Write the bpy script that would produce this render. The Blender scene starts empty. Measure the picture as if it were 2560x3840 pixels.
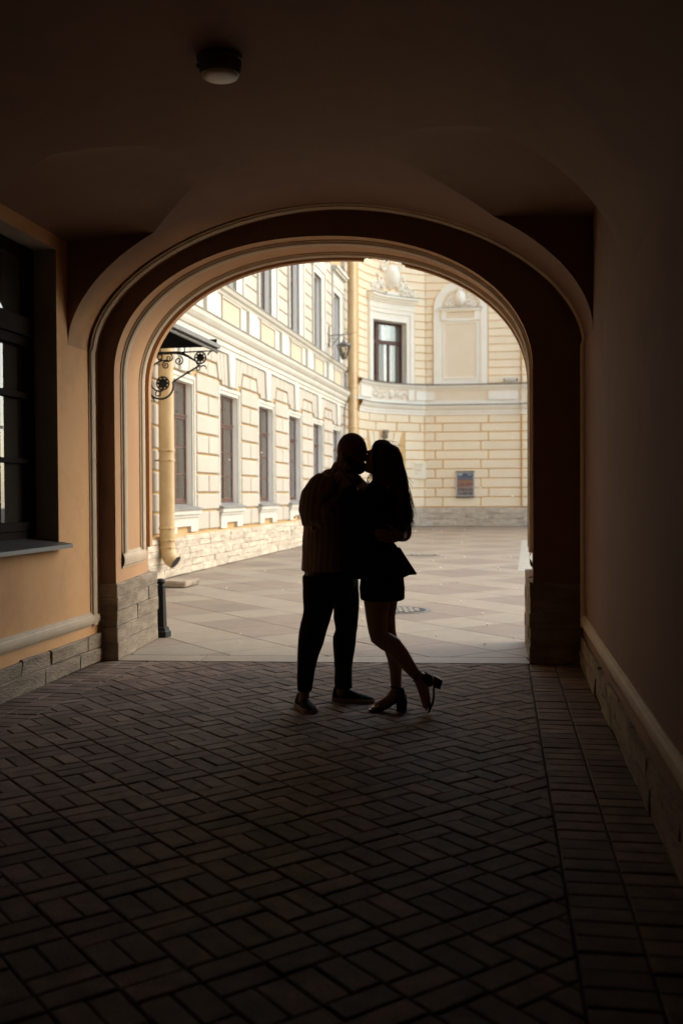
import bpy, bmesh, math, random
import numpy as np
from mathutils import Vector, Matrix

sc = bpy.context.scene
col = sc.collection
R = math.radians
rng = random.Random(7)

# ------------------------------------------------------------------ camera
CAM_H = 1.42
cam_d = bpy.data.cameras.new('camera')
cam = bpy.data.objects.new('camera', cam_d)
col.objects.link(cam)
cam_d.sensor_fit = 'VERTICAL'
cam_d.sensor_height = 36.0
cam_d.lens = 3733.0 / 3840.0 * 36.0
cam_d.clip_start = 0.05
cam_d.clip_end = 400
cam_d.dof.use_dof = True
cam_d.dof.focus_distance = 6.7
cam_d.dof.aperture_fstop = 2.0
_p = math.atan(72 / 3733.0)
_r = 0.005
_F = Vector((0, math.cos(_p), -math.sin(_p)))
_U0 = Vector((0, math.sin(_p), math.cos(_p)))
_R0 = Vector((1, 0, 0))
_Rc = _R0 * math.cos(_r) - _U0 * math.sin(_r)
_Uc = _U0 * math.cos(_r) + _R0 * math.sin(_r)
_m = Matrix((_Rc, _Uc, -_F)).transposed().to_4x4()
_m.translation = Vector((0, 0, CAM_H))
cam.matrix_world = _m
sc.camera = cam

# ------------------------------------------------------------------ sky, sun, exposure
SUN_EL, SUN_AZ = 33.0, 70.0          # azimuth clockwise from +Y (the viewing direction)
w = bpy.data.worlds.new('World')
sc.world = w
w.use_nodes = True
wn = w.node_tree
wn.nodes.clear()
wo = wn.nodes.new('ShaderNodeOutputWorld')
wb = wn.nodes.new('ShaderNodeBackground')
sky = wn.nodes.new('ShaderNodeTexSky')
sky.sky_type = 'NISHITA'
sky.sun_disc = False
sky.sun_elevation = R(SUN_EL)
sky.sun_rotation = R(SUN_AZ)
sky.air_density = 1.0
sky.dust_density = 2.0
sky.ozone_density = 0.6
wb.inputs['Strength'].default_value = 0.15
wn.links.new(sky.outputs[0], wb.inputs['Color'])
wn.links.new(wb.outputs[0], wo.inputs['Surface'])

sd = bpy.data.lights.new('sun', 'SUN')
sd.energy = 1.3
sd.angle = R(115)
sd.color = (1.0, 0.95, 0.87)
sun = bpy.data.objects.new('sun', sd)
col.objects.link(sun)
_sd = Vector((math.sin(R(SUN_AZ)) * math.cos(R(SUN_EL)), math.cos(R(SUN_AZ)) * math.cos(R(SUN_EL)), math.sin(R(SUN_EL))))
sun.rotation_euler = _sd.to_track_quat('Z', 'Y').to_euler()
sun.location = _sd * 60

vs = sc.view_settings
vs.view_transform = 'Standard'
vs.look = 'None'
vs.gamma = 1.0
vs.exposure = 1.38
vs.use_curve_mapping = False
try:
    vs.use_white_balance = True
    vs.white_balance_temperature = 6450
    vs.white_balance_tint = 4
except Exception:
    pass
sc.cycles.use_denoising = True
sc.cycles.max_bounces = 14
sc.cycles.diffuse_bounces = 10
sc.cycles.glossy_bounces = 4
sc.cycles.sample_clamp_indirect = 6.0

# ------------------------------------------------------------------ helpers
class MB:
    """collects vertices and faces, builds one mesh object"""
    def __init__(s):
        s.v = []; s.f = []
    def add(s, vs_, fs):
        o = len(s.v)
        s.v.extend([tuple(map(float, p)) for p in vs_])
        s.f.extend([tuple(i + o for i in f) for f in fs])
    def quad(s, a, b, c, d):
        s.add([a, b, c, d], [(0, 1, 2, 3)])
    def box(s, x0, x1, y0, y1, z0, z1):
        s.add([(x0, y0, z0), (x1, y0, z0), (x1, y1, z0), (x0, y1, z0), (x0, y0, z1), (x1, y0, z1), (x1, y1, z1), (x0, y1, z1)],
              [(0, 3, 2, 1), (4, 5, 6, 7), (0, 1, 5, 4), (1, 2, 6, 5), (2, 3, 7, 6), (3, 0, 4, 7)])
    def grid(s, P, flip=False, closed_u=False, closed_v=False):
        n = len(P); m = len(P[0]); o = len(s.v)
        for row in P:
            s.v.extend([tuple(map(float, p)) for p in row])
        for i in range(n if closed_u else n - 1):
            for j in range(m if closed_v else m - 1):
                a = o + i * m + j; b = o + i * m + (j + 1) % m
                c = o + ((i + 1) % n) * m + (j + 1) % m; d = o + ((i + 1) % n) * m + j
                s.f.append((a, d, c, b) if flip else (a, b, c, d))
    def tube(s, path, r, seg=8, cap=True):
        path = [Vector(p) for p in path]
        rr = r if isinstance(r, (list, tuple)) else [r] * len(path)
        rings = []
        t0 = (path[1] - path[0]).normalized()
        up = Vector((0, 0, 1)) if abs(t0.z) < .9 else Vector((1, 0, 0))
        nrm = t0.cross(up).normalized()
        for i, p in enumerate(path):
            t = (path[min(i + 1, len(path) - 1)] - path[max(i - 1, 0)]).normalized()
            nrm = (nrm - t * nrm.dot(t)).normalized()
            b = t.cross(nrm)
            rings.append([p + (nrm * math.cos(2 * math.pi * k / seg) + b * math.sin(2 * math.pi * k / seg)) * rr[i] for k in range(seg)])
        o = len(s.v)
        s.grid(rings, closed_v=True)
        if cap:
            s.f.append(tuple(o + k for k in range(seg)))
            e = o + (len(path) - 1) * seg
            s.f.append(tuple(e + k for k in reversed(range(seg))))
    def lathe(s, prof, cx=0, cy=0, seg=16, rot=0, cap=True):
        rings = [[(cx + r * math.cos(rot + 2 * math.pi * k / seg), cy + r * math.sin(rot + 2 * math.pi * k / seg), z) for k in range(seg)] for r, z in prof]
        o = len(s.v)
        s.grid(rings, closed_v=True)
        if cap:
            s.f.append(tuple(o + k for k in reversed(range(seg))))
            e = o + (len(prof) - 1) * seg
            s.f.append(tuple(e + k for k in range(seg)))
    def ball(s, c, rx, ry=None, rz=None, nu=10, nv=6):
        ry = rx if ry is None else ry; rz = rx if rz is None else rz
        P = [[(c[0] + rx * math.sin(math.pi * i / nv) * math.cos(2 * math.pi * j / nu), c[1] + ry * math.sin(math.pi * i / nv) * math.sin(2 * math.pi * j / nu), c[2] + rz * math.cos(math.pi * i / nv)) for j in range(nu)] for i in range(nv + 1)]
        s.grid(P, closed_v=True, flip=True)
    def mesh(s, name, m=None, smooth=False, fix=True, merge=0.0):
        me = bpy.data.meshes.new(name)
        me.from_pydata(s.v, [], s.f)
        if fix or merge:
            bm = bmesh.new(); bm.from_mesh(me)
            if merge:
                bmesh.ops.remove_doubles(bm, verts=bm.verts, dist=merge)
            if fix:
                bmesh.ops.recalc_face_normals(bm, faces=bm.faces)
            bm.to_mesh(me); bm.free()
        if m: me.materials.append(m)
        if smooth:
            me.polygons.foreach_set('use_smooth', [True] * len(me.polygons))
            if smooth != 'all':
                me.set_sharp_from_angle(angle=R(smooth if smooth is not True else 35))
        me.update()
        return me
    def build(s, name, m=None, parent=None, smooth=False, fix=True, merge=0.0):
        return obj(name, s.mesh(name, m, smooth, fix, merge), parent)

def obj(name, me, parent=None, loc=None, rotz=None):
    o = bpy.data.objects.new(name, me)
    col.objects.link(o)
    if parent is not None: o.parent = parent
    if loc is not None: o.location = loc
    if rotz is not None: o.rotation_euler = (0, 0, rotz)
    return o

def tag(o, label=None, cat=None, group=None, kind=None):
    if label: o['label'] = label
    if cat: o['category'] = cat
    if group: o['group'] = group
    if kind: o['kind'] = kind
    return o

def thing(name, label, cat, loc=(0, 0, 0), rotz=0.0, group=None):
    o = bpy.data.objects.new(name, None)
    col.objects.link(o)
    o.empty_display_size = 0.2
    o.location = loc
    o.rotation_euler = (0, 0, rotz)
    return tag(o, label, cat, group)

# ------------------------------------------------------------------ materials
def mat(name, base, rough=.8, var=None, vscale=6.0, bump=0.0, bscale=40.0, fine=0.0, fscale=220.0, metal=0.0, spec=None, rand=0.0, rough_var=0.0, stain=None, stain_scale=1.2, stretch=None, detail=5.0):
    """principled surface; var = second colour mixed in by noise, rand = value change per object, stain = third colour in broad blotches"""
    m = bpy.data.materials.new(name)
    m.use_nodes = True
    nt = m.node_tree; nd = nt.nodes; lk = nt.links
    b = nd['Principled BSDF']
    b.inputs['Roughness'].default_value = rough
    b.inputs['Metallic'].default_value = metal
    if spec is not None: b.inputs['Specular IOR Level'].default_value = spec
    geo = nd.new('ShaderNodeNewGeometry')
    vec = geo.outputs['Position']
    if stretch:
        mp = nd.new('ShaderNodeMapping'); mp.inputs['Scale'].default_value = stretch
        lk.new(vec, mp.inputs['Vector']); vec = mp.outputs['Vector']
    def noise(s, d=detail, ro=.6):
        n = nd.new('ShaderNodeTexNoise'); n.inputs['Scale'].default_value = s; n.inputs['Detail'].default_value = d; n.inputs['Roughness'].default_value = ro
        lk.new(vec, n.inputs['Vector']); return n.outputs['Fac']
    def ramp(fac, a, c):
        r = nd.new('ShaderNodeMapRange'); r.inputs['From Min'].default_value = a; r.inputs['From Max'].default_value = c
        lk.new(fac, r.inputs['Value']); return r.outputs['Result']
    def mix(fac, A, B):
        x = nd.new('ShaderNodeMix'); x.data_type = 'RGBA'
        if isinstance(fac, (int, float)): x.inputs[0].default_value = fac
        else: lk.new(fac, x.inputs[0])
        for i, q in ((6, A), (7, B)):
            if isinstance(q, tuple): x.inputs[i].default_value = (*q, 1)
            else: lk.new(q, x.inputs[i])
        return x.outputs[2]
    c = tuple(base)
    if var is not None: c = mix(ramp(noise(vscale), .35, .68), c, tuple(var))
    if stain is not None: c = mix(ramp(noise(stain_scale, 6, .7), .48, .78), c, tuple(stain))
    if fine: 
        f = ramp(noise(fscale, 2, .5), .3, .7)
        k = nd.new('ShaderNodeMath'); k.operation = 'MULTIPLY_ADD'; lk.new(f, k.inputs[0]); k.inputs[1].default_value = 2 * fine; k.inputs[2].default_value = 1 - fine
        hs = nd.new('ShaderNodeHueSaturation'); lk.new(k.outputs[0], hs.inputs['Value'])
        if isinstance(c, tuple): hs.inputs['Color'].default_value = (*c, 1)
        else: lk.new(c, hs.inputs['Color'])
        c = hs.outputs[0]
    if rand:
        oi = nd.new('ShaderNodeObjectInfo')
        k = nd.new('ShaderNodeMath'); k.operation = 'MULTIPLY_ADD'; lk.new(oi.outputs['Random'], k.inputs[0]); k.inputs[1].default_value = 2 * rand; k.inputs[2].default_value = 1 - rand
        hs = nd.new('ShaderNodeHueSaturation'); lk.new(k.outputs[0], hs.inputs['Value'])
        if isinstance(c, tuple): hs.inputs['Color'].default_value = (*c, 1)
        else: lk.new(c, hs.inputs['Color'])
        c = hs.outputs[0]
    if isinstance(c, tuple): b.inputs['Base Color'].default_value = (*c, 1)
    else: lk.new(c, b.inputs['Base Color'])
    if rough_var:
        k = nd.new('ShaderNodeMath'); k.operation = 'MULTIPLY_ADD'; lk.new(noise(vscale * 2.3), k.inputs[0]); k.inputs[1].default_value = 2 * rough_var; k.inputs[2].default_value = rough - rough_var
        lk.new(k.outputs[0], b.inputs['Roughness'])
    if bump:
        bp = nd.new('ShaderNodeBump'); bp.inputs['Strength'].default_value = 1.0; bp.inputs['Distance'].default_value = bump
        lk.new(noise(bscale, 6, .65), bp.inputs['Height']); lk.new(bp.outputs[0], b.inputs['Normal'])
    return m

M = {}
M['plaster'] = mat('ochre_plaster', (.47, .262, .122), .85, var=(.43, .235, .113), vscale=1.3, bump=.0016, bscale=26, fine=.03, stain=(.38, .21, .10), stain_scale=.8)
M['vault_plaster'] = mat('shaded_vault_ochre', (.30, .165, .092), .9, var=(.26, .14, .078), vscale=1.1, bump=.0016, bscale=22, fine=.03, stain=(.20, .11, .066), stain_scale=.7)  # darker ochre with the vault's shade put into the colour
def shade_blend(name, a, b):  # vault shade painted in: darker away from the portal and to the right
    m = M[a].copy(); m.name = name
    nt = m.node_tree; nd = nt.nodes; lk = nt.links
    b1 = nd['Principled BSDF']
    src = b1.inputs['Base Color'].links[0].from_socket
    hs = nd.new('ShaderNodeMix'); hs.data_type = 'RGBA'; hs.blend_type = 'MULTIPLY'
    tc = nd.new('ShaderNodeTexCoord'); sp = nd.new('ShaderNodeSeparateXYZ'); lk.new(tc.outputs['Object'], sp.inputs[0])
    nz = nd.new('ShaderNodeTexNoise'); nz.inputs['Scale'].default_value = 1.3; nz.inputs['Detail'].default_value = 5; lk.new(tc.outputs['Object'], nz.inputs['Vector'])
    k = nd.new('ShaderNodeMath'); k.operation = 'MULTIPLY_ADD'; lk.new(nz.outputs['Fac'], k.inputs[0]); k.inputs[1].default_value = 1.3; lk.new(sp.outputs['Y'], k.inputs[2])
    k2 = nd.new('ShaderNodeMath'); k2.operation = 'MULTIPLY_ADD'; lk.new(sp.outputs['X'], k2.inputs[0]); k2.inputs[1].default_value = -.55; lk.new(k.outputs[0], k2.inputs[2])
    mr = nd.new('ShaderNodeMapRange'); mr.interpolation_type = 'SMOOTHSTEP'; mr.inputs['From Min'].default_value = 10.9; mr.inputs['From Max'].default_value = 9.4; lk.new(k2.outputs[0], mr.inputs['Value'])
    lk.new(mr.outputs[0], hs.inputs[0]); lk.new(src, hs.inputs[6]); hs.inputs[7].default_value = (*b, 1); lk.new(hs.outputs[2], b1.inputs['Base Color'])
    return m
M['wall_plaster'] = mat('lit_ochre_plaster', (.67, .375, .165), .85, var=(.62, .34, .148), vscale=1.3, bump=.0016, bscale=26, fine=.03, stain=(.52, .275, .12), stain_scale=1.4)  # left-wall copy of the plaster, lightened to paint in daylight
M['vault_plaster'] = shade_blend('shade_graded_vault_ochre', 'wall_plaster', (.31, .31, .43))
M['pier_plaster'] = mat('shaded_ochre_plaster', (.255, .150, .105), .9, var=(.225, .130, .090), vscale=1.3, bump=.0016, bscale=26, fine=.03, stain=(.17, .10, .070), stain_scale=1.1)  # right-wall and arch-face copy of the plaster, darkened to paint in shade
M['moulding'] = mat('white_moulding_paint', (.52, .405, .275), .65, var=(.44, .34, .23), vscale=5, bump=.001, bscale=60, fine=.03)
M['reveal'] = mat('window_reveal_paint', (.36, .30, .24), .8, var=(.3, .25, .2), vscale=3)
M['limestone'] = mat('limestone', (.38, .30, .215), .9, var=(.20, .155, .11), vscale=3.2, bump=.020, bscale=22, fine=.20, fscale=120, rand=.07, stain=(.17, .13, .09), stain_scale=3.4, stretch=(1, 1, 3.2))
M['stone_joint'] = mat('lime_joint', (.25, .20, .145), .95, var=(.18, .14, .10), vscale=9)
M['pale_joint'] = mat('pale_lime_joint', (.42, .35, .26), .95, var=(.33, .27, .2), vscale=9)
M['mortar'] = mat('dark_joint', (.030, .025, .022), .95, var=(.05, .042, .035), vscale=8)
M['brick'] = mat('clinker_brick', (.205, .150, .120), .7, var=(.130, .096, .080), vscale=9, bump=.0032, bscale=90, fine=.28, fscale=200, rand=.26, rough_var=.08, spec=.10, stain=(.080, .060, .054), stain_scale=1.6)
M['granite_light'] = mat('light_granite', (.268, .214, .155), .58, var=(.232, .184, .132), vscale=5, bump=.0012, bscale=140, fine=.14, fscale=330, rand=.06, stain=(.205, .17, .135), stain_scale=1.1)
M['granite_dark'] = mat('brown_granite', (.212, .157, .114), .58, var=(.186, .136, .098), vscale=5, bump=.0012, bscale=140, fine=.16, fscale=330, rand=.08, stain=(.15, .112, .086), stain_scale=1.1)
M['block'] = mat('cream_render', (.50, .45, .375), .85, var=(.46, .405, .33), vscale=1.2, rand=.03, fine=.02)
M['block_far'] = mat('pale_cream_render', (.93, .79, .565), .85, var=(.90, .74, .51), vscale=1.2, rand=.03, fine=.02)  # far-wing renders are lightened copies, making up for light the wing lacks
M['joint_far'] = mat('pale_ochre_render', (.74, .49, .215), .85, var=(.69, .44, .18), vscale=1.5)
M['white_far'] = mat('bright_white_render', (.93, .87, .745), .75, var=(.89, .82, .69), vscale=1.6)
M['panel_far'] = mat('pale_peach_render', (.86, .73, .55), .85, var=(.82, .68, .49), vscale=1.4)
M['bright_render'] = mat('bounce_cream_render', (.82, .77, .66), .85, var=(.76, .70, .58), vscale=.8)  # unseen courtyard face made pale to bounce light onto the far wing
M['black_matte'] = mat('matt_black_paint', (.012, .011, .011), 1.0, spec=0.0)
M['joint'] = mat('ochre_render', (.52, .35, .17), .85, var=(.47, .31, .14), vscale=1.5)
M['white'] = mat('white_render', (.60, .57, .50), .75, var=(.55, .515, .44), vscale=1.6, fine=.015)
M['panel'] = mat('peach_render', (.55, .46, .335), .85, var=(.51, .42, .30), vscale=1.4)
M['plinth'] = mat('courtyard_limestone', (.66, .575, .45), .9, var=(.47, .38, .28), vscale=4, bump=.014, bscale=14, fine=.08, fscale=90, rand=.10, stain=(.36, .28, .20), stain_scale=2.2, stretch=(1, 1, 3.0))
M['brown_wood'] = mat('brown_window_paint', (.10, .034, .018), .5, var=(.075, .026, .014), vscale=7)
M['black_wood'] = mat('dark_window_paint', (.020, .013, .009), .8, var=(.016, .011, .008), vscale=12, spec=.05)
M['sheet'] = mat('grey_sheet_metal', (.27, .255, .235), .45, var=(.21, .195, .18), vscale=4, metal=.3)
M['dark_sheet'] = mat('dark_sheet_metal', (.06, .055, .052), .5, var=(.045, .042, .04), vscale=5, metal=.2)
M['pipe'] = mat('ochre_pipe_paint', (.56, .39, .20), .5, var=(.50, .335, .165), vscale=3, stain=(.42, .27, .12), stain_scale=2.5)
M['iron'] = mat('black_iron', (.014, .013, .014), .6, var=(.022, .02, .018), vscale=14, bump=.0008, bscale=60, spec=.25)
M['grey_iron'] = mat('grey_painted_iron', (.13, .125, .115), .5, var=(.10, .095, .09), vscale=8)
M['curtain'] = mat('pale_curtain', (.90, .85, .76), .9, var=(.78, .73, .64), vscale=3, stretch=(6, 6, .6))
M['dark_room'] = mat('dark_interior', (.03, .027, .024), .95)
M['cam_white'] = mat('white_enamel', (.74, .73, .70), .4)
M['lamp_grey'] = mat('lamp_body_enamel', (.10, .09, .085), .5, var=(.11, .10, .09), vscale=10)
M['fluff'] = mat('poplar_fluff', (.82, .80, .75), .95)

def glass_mat(name, tint=(1, 1, 1), ior=1.5, pale_lift=.10):
    m = bpy.data.materials.new(name); m.use_nodes = True
    nt = m.node_tree; nd = nt.nodes; nd.clear()
    o = nd.new('ShaderNodeOutputMaterial'); mx = nd.new('ShaderNodeMixShader'); t = nd.new('ShaderNodeBsdfTransparent'); g = nd.new('ShaderNodeBsdfGlossy'); fr = nd.new('ShaderNodeFresnel')
    t.inputs['Color'].default_value = (*tint, 1); g.inputs['Roughness'].default_value = .01; fr.inputs['IOR'].default_value = ior
    k = nd.new('ShaderNodeMath'); k.operation = 'MULTIPLY'; k.inputs[1].default_value = 1.8; k.use_clamp = True
    du = nd.new('ShaderNodeBsdfDiffuse'); du.inputs['Color'].default_value = (.62, .55, .46, 1); m2 = nd.new('ShaderNodeMixShader'); m2.inputs[0].default_value = pale_lift  # pale diffuse share lifts dark panes in place of light from behind them
    nt.links.new(fr.outputs[0], k.inputs[0]); nt.links.new(k.outputs[0], mx.inputs[0]); nt.links.new(t.outputs[0], m2.inputs[1]); nt.links.new(du.outputs[0], m2.inputs[2]); nt.links.new(m2.outputs[0], mx.inputs[1]); nt.links.new(g.outputs[0], mx.inputs[2]); nt.links.new(mx.outputs[0], o.inputs[0])
    return m
M['glass'] = glass_mat('window_glass', (.93, .93, .9))
M['lamp_glass'] = glass_mat('lantern_glass', (.93, .88, .78), pale_lift=.05)

# milky cover of the ceiling lamp (unlit)
M['milk'] = mat('milky_glass', (.66, .61, .54), .4)
# ================================================================== THE PASSAGE (tunnel) -- frame turned 9.05 degrees to the right of the view
T_AZ = R(9.05)
XL, XR = -3.365, 0.668            # wall faces
VC, VHW, VZS, VRISE, VP = -1.3485, 2.0165, 2.6, 1.168, 1.85
# portal plane inside that frame
PM = np.array([-1.4974, 8.1965]); PU = np.array([.99657, .08287]); PN = np.array([-.08287, .99657])
def P2(u, n, z=0.0):
    q = PM + PU * u + PN * n
    return (q[0], q[1], z)
def T2W(x, y, z=0.0):
    return (x * math.cos(T_AZ) + y * math.sin(T_AZ), -x * math.sin(T_AZ) + y * math.cos(T_AZ), z)
def P2W(u, n, z=0.0):
    return T2W(*P2(u, n, z))

passage = thing('passage_building', 'ochre plastered vaulted passage with white mouldings framing the courtyard', 'building', (0, 0, 0), -T_AZ)

def barrel(x):
    s_ = min(1.0, abs(x - VC) / VHW)
    return VZS + VRISE * max(0.0, 1 - s_ ** VP) ** (1 / VP)
def barrel_x(z):
    k = min(1.0, max(0.0, (z - VZS) / VRISE))
    return VHW * max(0.0, 1 - k ** VP) ** (1 / VP)

# --- vault with two lunettes in each side (bay at y 5.65..7.45)
def lun_z(y, y0, y1):
    s_ = (y - (y0 + y1) / 2) / ((y1 - y0) / 2)
    return 3.45 + .24 * max(0.0, 1 - s_ * s_)
LUN = ((5.65, 7.45),)
def vault_row(y, lun):
    """one cross row: 14 pts wall->groin, 33 groin->groin, 14 groin->wall"""
    n1, n2 = 14, 41
    if lun: zg = lun_z(y, *lun)
    else: zg = 3.45
    g = barrel_x(zg)
    row = []
    for i in range(n1):
        t = i / n1
        if lun:
            x = VC - VHW + (VHW - g) * t
            z = 3.41 + (zg - 3.41) * min(1, t ** .8)
        else:
            z = VZS + (zg - VZS) * t ** 1.0
            x = VC - barrel_x(z)
        row.append((x, y, z))
    for i in range(n2):
        a = -1 + 2 * i / (n2 - 1)
        x = VC + g * a
        row.append((x, y, barrel(x) if abs(a) < .9999 else zg))
    for x, yy, z in reversed(row[:n1]):
        row.append((2 * VC - x, yy, z))
    return row
rows = []
def yrange(a, b, n): return [a + (b - a) * i / (n - 1) for i in range(n)]
rows += [vault_row(y, None) for y in (-7.0, -3.0, 0.5, 2.2, 4.0, 4.8, 5.65)]
rows += [vault_row(y, LUN[0]) for y in yrange(5.65, 7.45, 37)]
rows += [vault_row(y, None) for y in (7.45, 7.75, 8.1, 8.6)]
mb = MB(); mb.grid(rows)
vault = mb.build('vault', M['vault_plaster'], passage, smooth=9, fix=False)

# --- side walls; left one has a window opening
def wall_holes(ys, zs, hole, fx):
    """quads for the cells of a y-z grid not in hole(y,z)"""
    m_ = MB()
    for i in range(len(ys) - 1):
        for j in range(len(zs) - 1):
            if hole and hole(.5 * (ys[i] + ys[i + 1]), .5 * (zs[j] + zs[j + 1])): continue
            m_.quad((fx, ys[i], zs[j]), (fx, ys[i + 1], zs[j]), (fx, ys[i + 1], zs[j + 1]), (fx, ys[i], zs[j + 1]))
    return m_
WY0, WY1, WZ0, WZ1 = 5.92, 7.25, 1.04, 3.30
RD = 3.57                                    # window plane
for nm, fx in (('wall', XL), ('wall', XR)):
    if fx < 0:
        m_ = wall_holes([-7, WY0, WY1, 7.45, 8.6], [0, WZ0, VZS, WZ1, 3.41], lambda y, z: (WY0 < y < WY1 and WZ0 < z < WZ1), fx)
        # wall above springing exists only inside the lunette bay
        m2 = MB()
        for f in m_.f:
            c = np.mean([m_.v[i] for i in f], axis=0)
            if c[2] > VZS and c[1] > 7.45: continue
            m2.add([m_.v[i] for i in f], [(0, 1, 2, 3)])
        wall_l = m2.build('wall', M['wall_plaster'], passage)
    else:
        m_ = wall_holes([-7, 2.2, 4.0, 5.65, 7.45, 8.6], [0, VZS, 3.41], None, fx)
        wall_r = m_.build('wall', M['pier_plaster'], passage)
# reveal of the window
mb = MB()
a = (XL, -RD - .02)
for (y0, z0, y1, z1) in ((WY0, WZ0, WY0, WZ1), (WY1, WZ0, WY1, WZ1), (WY0, WZ1, WY1, WZ1), (WY0, WZ0, WY1, WZ0)):
    mb.quad((a[0], y0, z0), (a[1], y0, z0), (a[1], y1, z1), (a[0], y1, z1))
mb.build('window_reveal', M['reveal'], passage)
# back wall far behind the camera with a closed gate
mb = MB(); mb.box(XL - .2, XR + .2, -7.2, -7.0, 0, 4.2)
mb.build('back_wall', M['plaster'], passage)
mb = MB()
for k in range(6): mb.box(-3.0 + k * .56, -3.0 + k * .56 + .54, -6.99, -6.94, 0, 3.0)
mb.build('gate', M['black_wood'], passage)

# --- window in the left wall
win = MB()
xf0, xf1 = -RD - .06, -RD + .02
fw = .075
win.box(xf0, xf1, WY0, WY0 + fw, WZ0, WZ1); win.box(xf0, xf1, WY1 - fw, WY1, WZ0, WZ1)
win.box(xf0, xf1, WY0 + fw, WY1 - fw, WZ1 - fw, WZ1); win.box(xf0, xf1, WY0 + fw, WY1 - fw, WZ0, WZ0 + .10)
win.box(xf0 - .005, xf1 + .03, WY0 + fw, WY1 - fw, 2.615, 2.755)
window_l = win.build('window', M['black_wood'], passage)
yc = .5 * (WY0 + WY1)
mu = MB(); mu.box(xf0 - .004, xf1 + .012, yc - .055, yc + .055, WZ0 + .10, 2.614); mu.box(xf0 - .004, xf1 + .012, yc - .035, yc + .035, 2.756, WZ1 - fw)
mu.build('mullion', M['black_wood'], window_l)
for sgn in (-1, 1):
    ya, yb = (WY0 + fw + .004, yc - .058) if sgn < 0 else (yc + .058, WY1 - fw - .004)
    sa = MB(); s_ = .045
    sa.box(xf0 + .01, xf1 + .008, ya, ya + s_, WZ0 + .105, 2.61); sa.box(xf0 + .01, xf1 + .008, yb - s_, yb, WZ0 + .105, 2.61)
    sa.box(xf0 + .01, xf1 + .008, ya + s_, yb - s_, WZ0 + .105, WZ0 + .17); sa.box(xf0 + .01, xf1 + .008, ya + s_, yb - s_, 2.54, 2.61)
    sa.box(xf0 + .012, xf1 + .002, ya + s_, yb - s_, 2.145, 2.19); sa.box(xf0 + .012, xf1 + .002, ya + s_, yb - s_, 1.655, 1.69)
    sa.build('sash', M['black_wood'], window_l)
    for z0, z1 in ((WZ0 + .172, 1.653), (1.692, 2.143), (2.192, 2.538), (2.757, WZ1 - fw - .002)):
        g = MB(); q0, q1 = (ya + s_ + .001, yb - s_ - .001) if z0 < 2.7 else ((WY0 + fw + .001, yc - .036) if sgn < 0 else (yc + .036, WY1 - fw - .001))
        g.box(-RD - .024, -RD - .018, q0, q1, z0, z1); g.build('pane', M['glass'], window_l)
# fanlight catch and handle
hb = MB(); hb.box(xf1 + .013, xf1 + .035, yc - .012, yc + .012, 1.84, 1.96); hb.box(xf1 + .035, xf1 + .05, yc - .01, yc + .07, 1.89, 1.91); hb.build('handle', M['grey_iron'], window_l)
# sloping sheet-metal sill
sl = MB()
prof = [(-RD + .03, WZ0 + .045), (XL + .088, WZ0 - .006), (XL + .091, WZ0 - .036), (XL + .078, WZ0 - .036), (XL + .075, WZ0 - .024), (-RD + .03, WZ0 + .02)]
ya, yb = WY0 - .05, WY1 + .055
sl.add([(x, ya, z) for x, z in prof] + [(x, yb, z) for x, z in prof], [(i, (i + 1) % 6, 6 + (i + 1) % 6, 6 + i) for i in range(6)] + [tuple(range(6)), tuple(range(11, 5, -1))])
sl.build('sill', M['dark_sheet'], window_l)
# dark room behind
mb = MB(); mb.box(-6.6, -RD - .07, WY0 - 1.2, WY1 + 1.2, .2, 3.6)
mb.build('room', M['dark_room'], passage, fix=False)
# pale curtain edge inside
cu = MB()
cu.grid([[(-RD - .045 + .008 * math.sin(j * 1.9), yc + .02 + .58 * j / 14, z) for j in range(15)] for z in (1.1, 3.24)])
cu.build('curtain', mat('room_curtain', (.42, .34, .27), .9), passage, smooth=True)

# --- portal: front face of the piers and arch, soffit, outer lip
def arch(cx_, hw, zs, crown, p, nS=8, nA=72, z0=0.0):
    pts = [(cx_ - hw, z0 + (zs - z0) * i / nS) for i in range(nS)]
    for i in range(nA + 1):
        a_ = math.pi * (1 - i / nA)
        c, s_ = math.cos(a_), math.sin(a_)
        pts.append((cx_ + hw * math.copysign(abs(c) ** (2 / p), c), zs + (crown - zs) * max(s_, 0) ** (2 / p)))
    pts += [(cx_ + hw, zs - (zs - z0) * i / nS) for i in range(1, nS + 1)]
    return pts
A_OUT = arch(.152, 2.06, 2.6, 3.83, 1.85)
A_IN = arch(.018, 1.752, 2.42, 3.558, 2.12)
A_EX = arch(.055, 1.85, 2.42, 3.675, 2.12)
DEP = 1.24
NA = len(A_IN)
mb = MB(); mb.grid([[P2(u, 0, z) for u, z in A_OUT], [P2(u, 0, z) for u, z in A_IN]], flip=True)
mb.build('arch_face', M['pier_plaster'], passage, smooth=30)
def soff(k, n, h=0.0):
    """point on the soffit at path index k, depth n, raised h towards the opening"""
    t = n / DEP
    a0 = np.array(A_IN[k]) * (1 - t) + np.array(A_EX[k]) * t
    if h:
        k0, k1 = max(0, k - 1), min(NA - 1, k + 1)
        d = (np.array(A_IN[k1]) - np.array(A_IN[k0])); d /= np.linalg.norm(d)
        a0 = a0 + np.array([d[1], -d[0]]) * h
    return P2(a0[0], n, a0[1])
mb = MB(); mb.grid([[soff(k, n) for k in range(NA)] for n in (0, .15, .3, .6, .95, 1.1, DEP)])
mb.build('arch_soffit', M['plaster'], passage, smooth=30)
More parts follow.
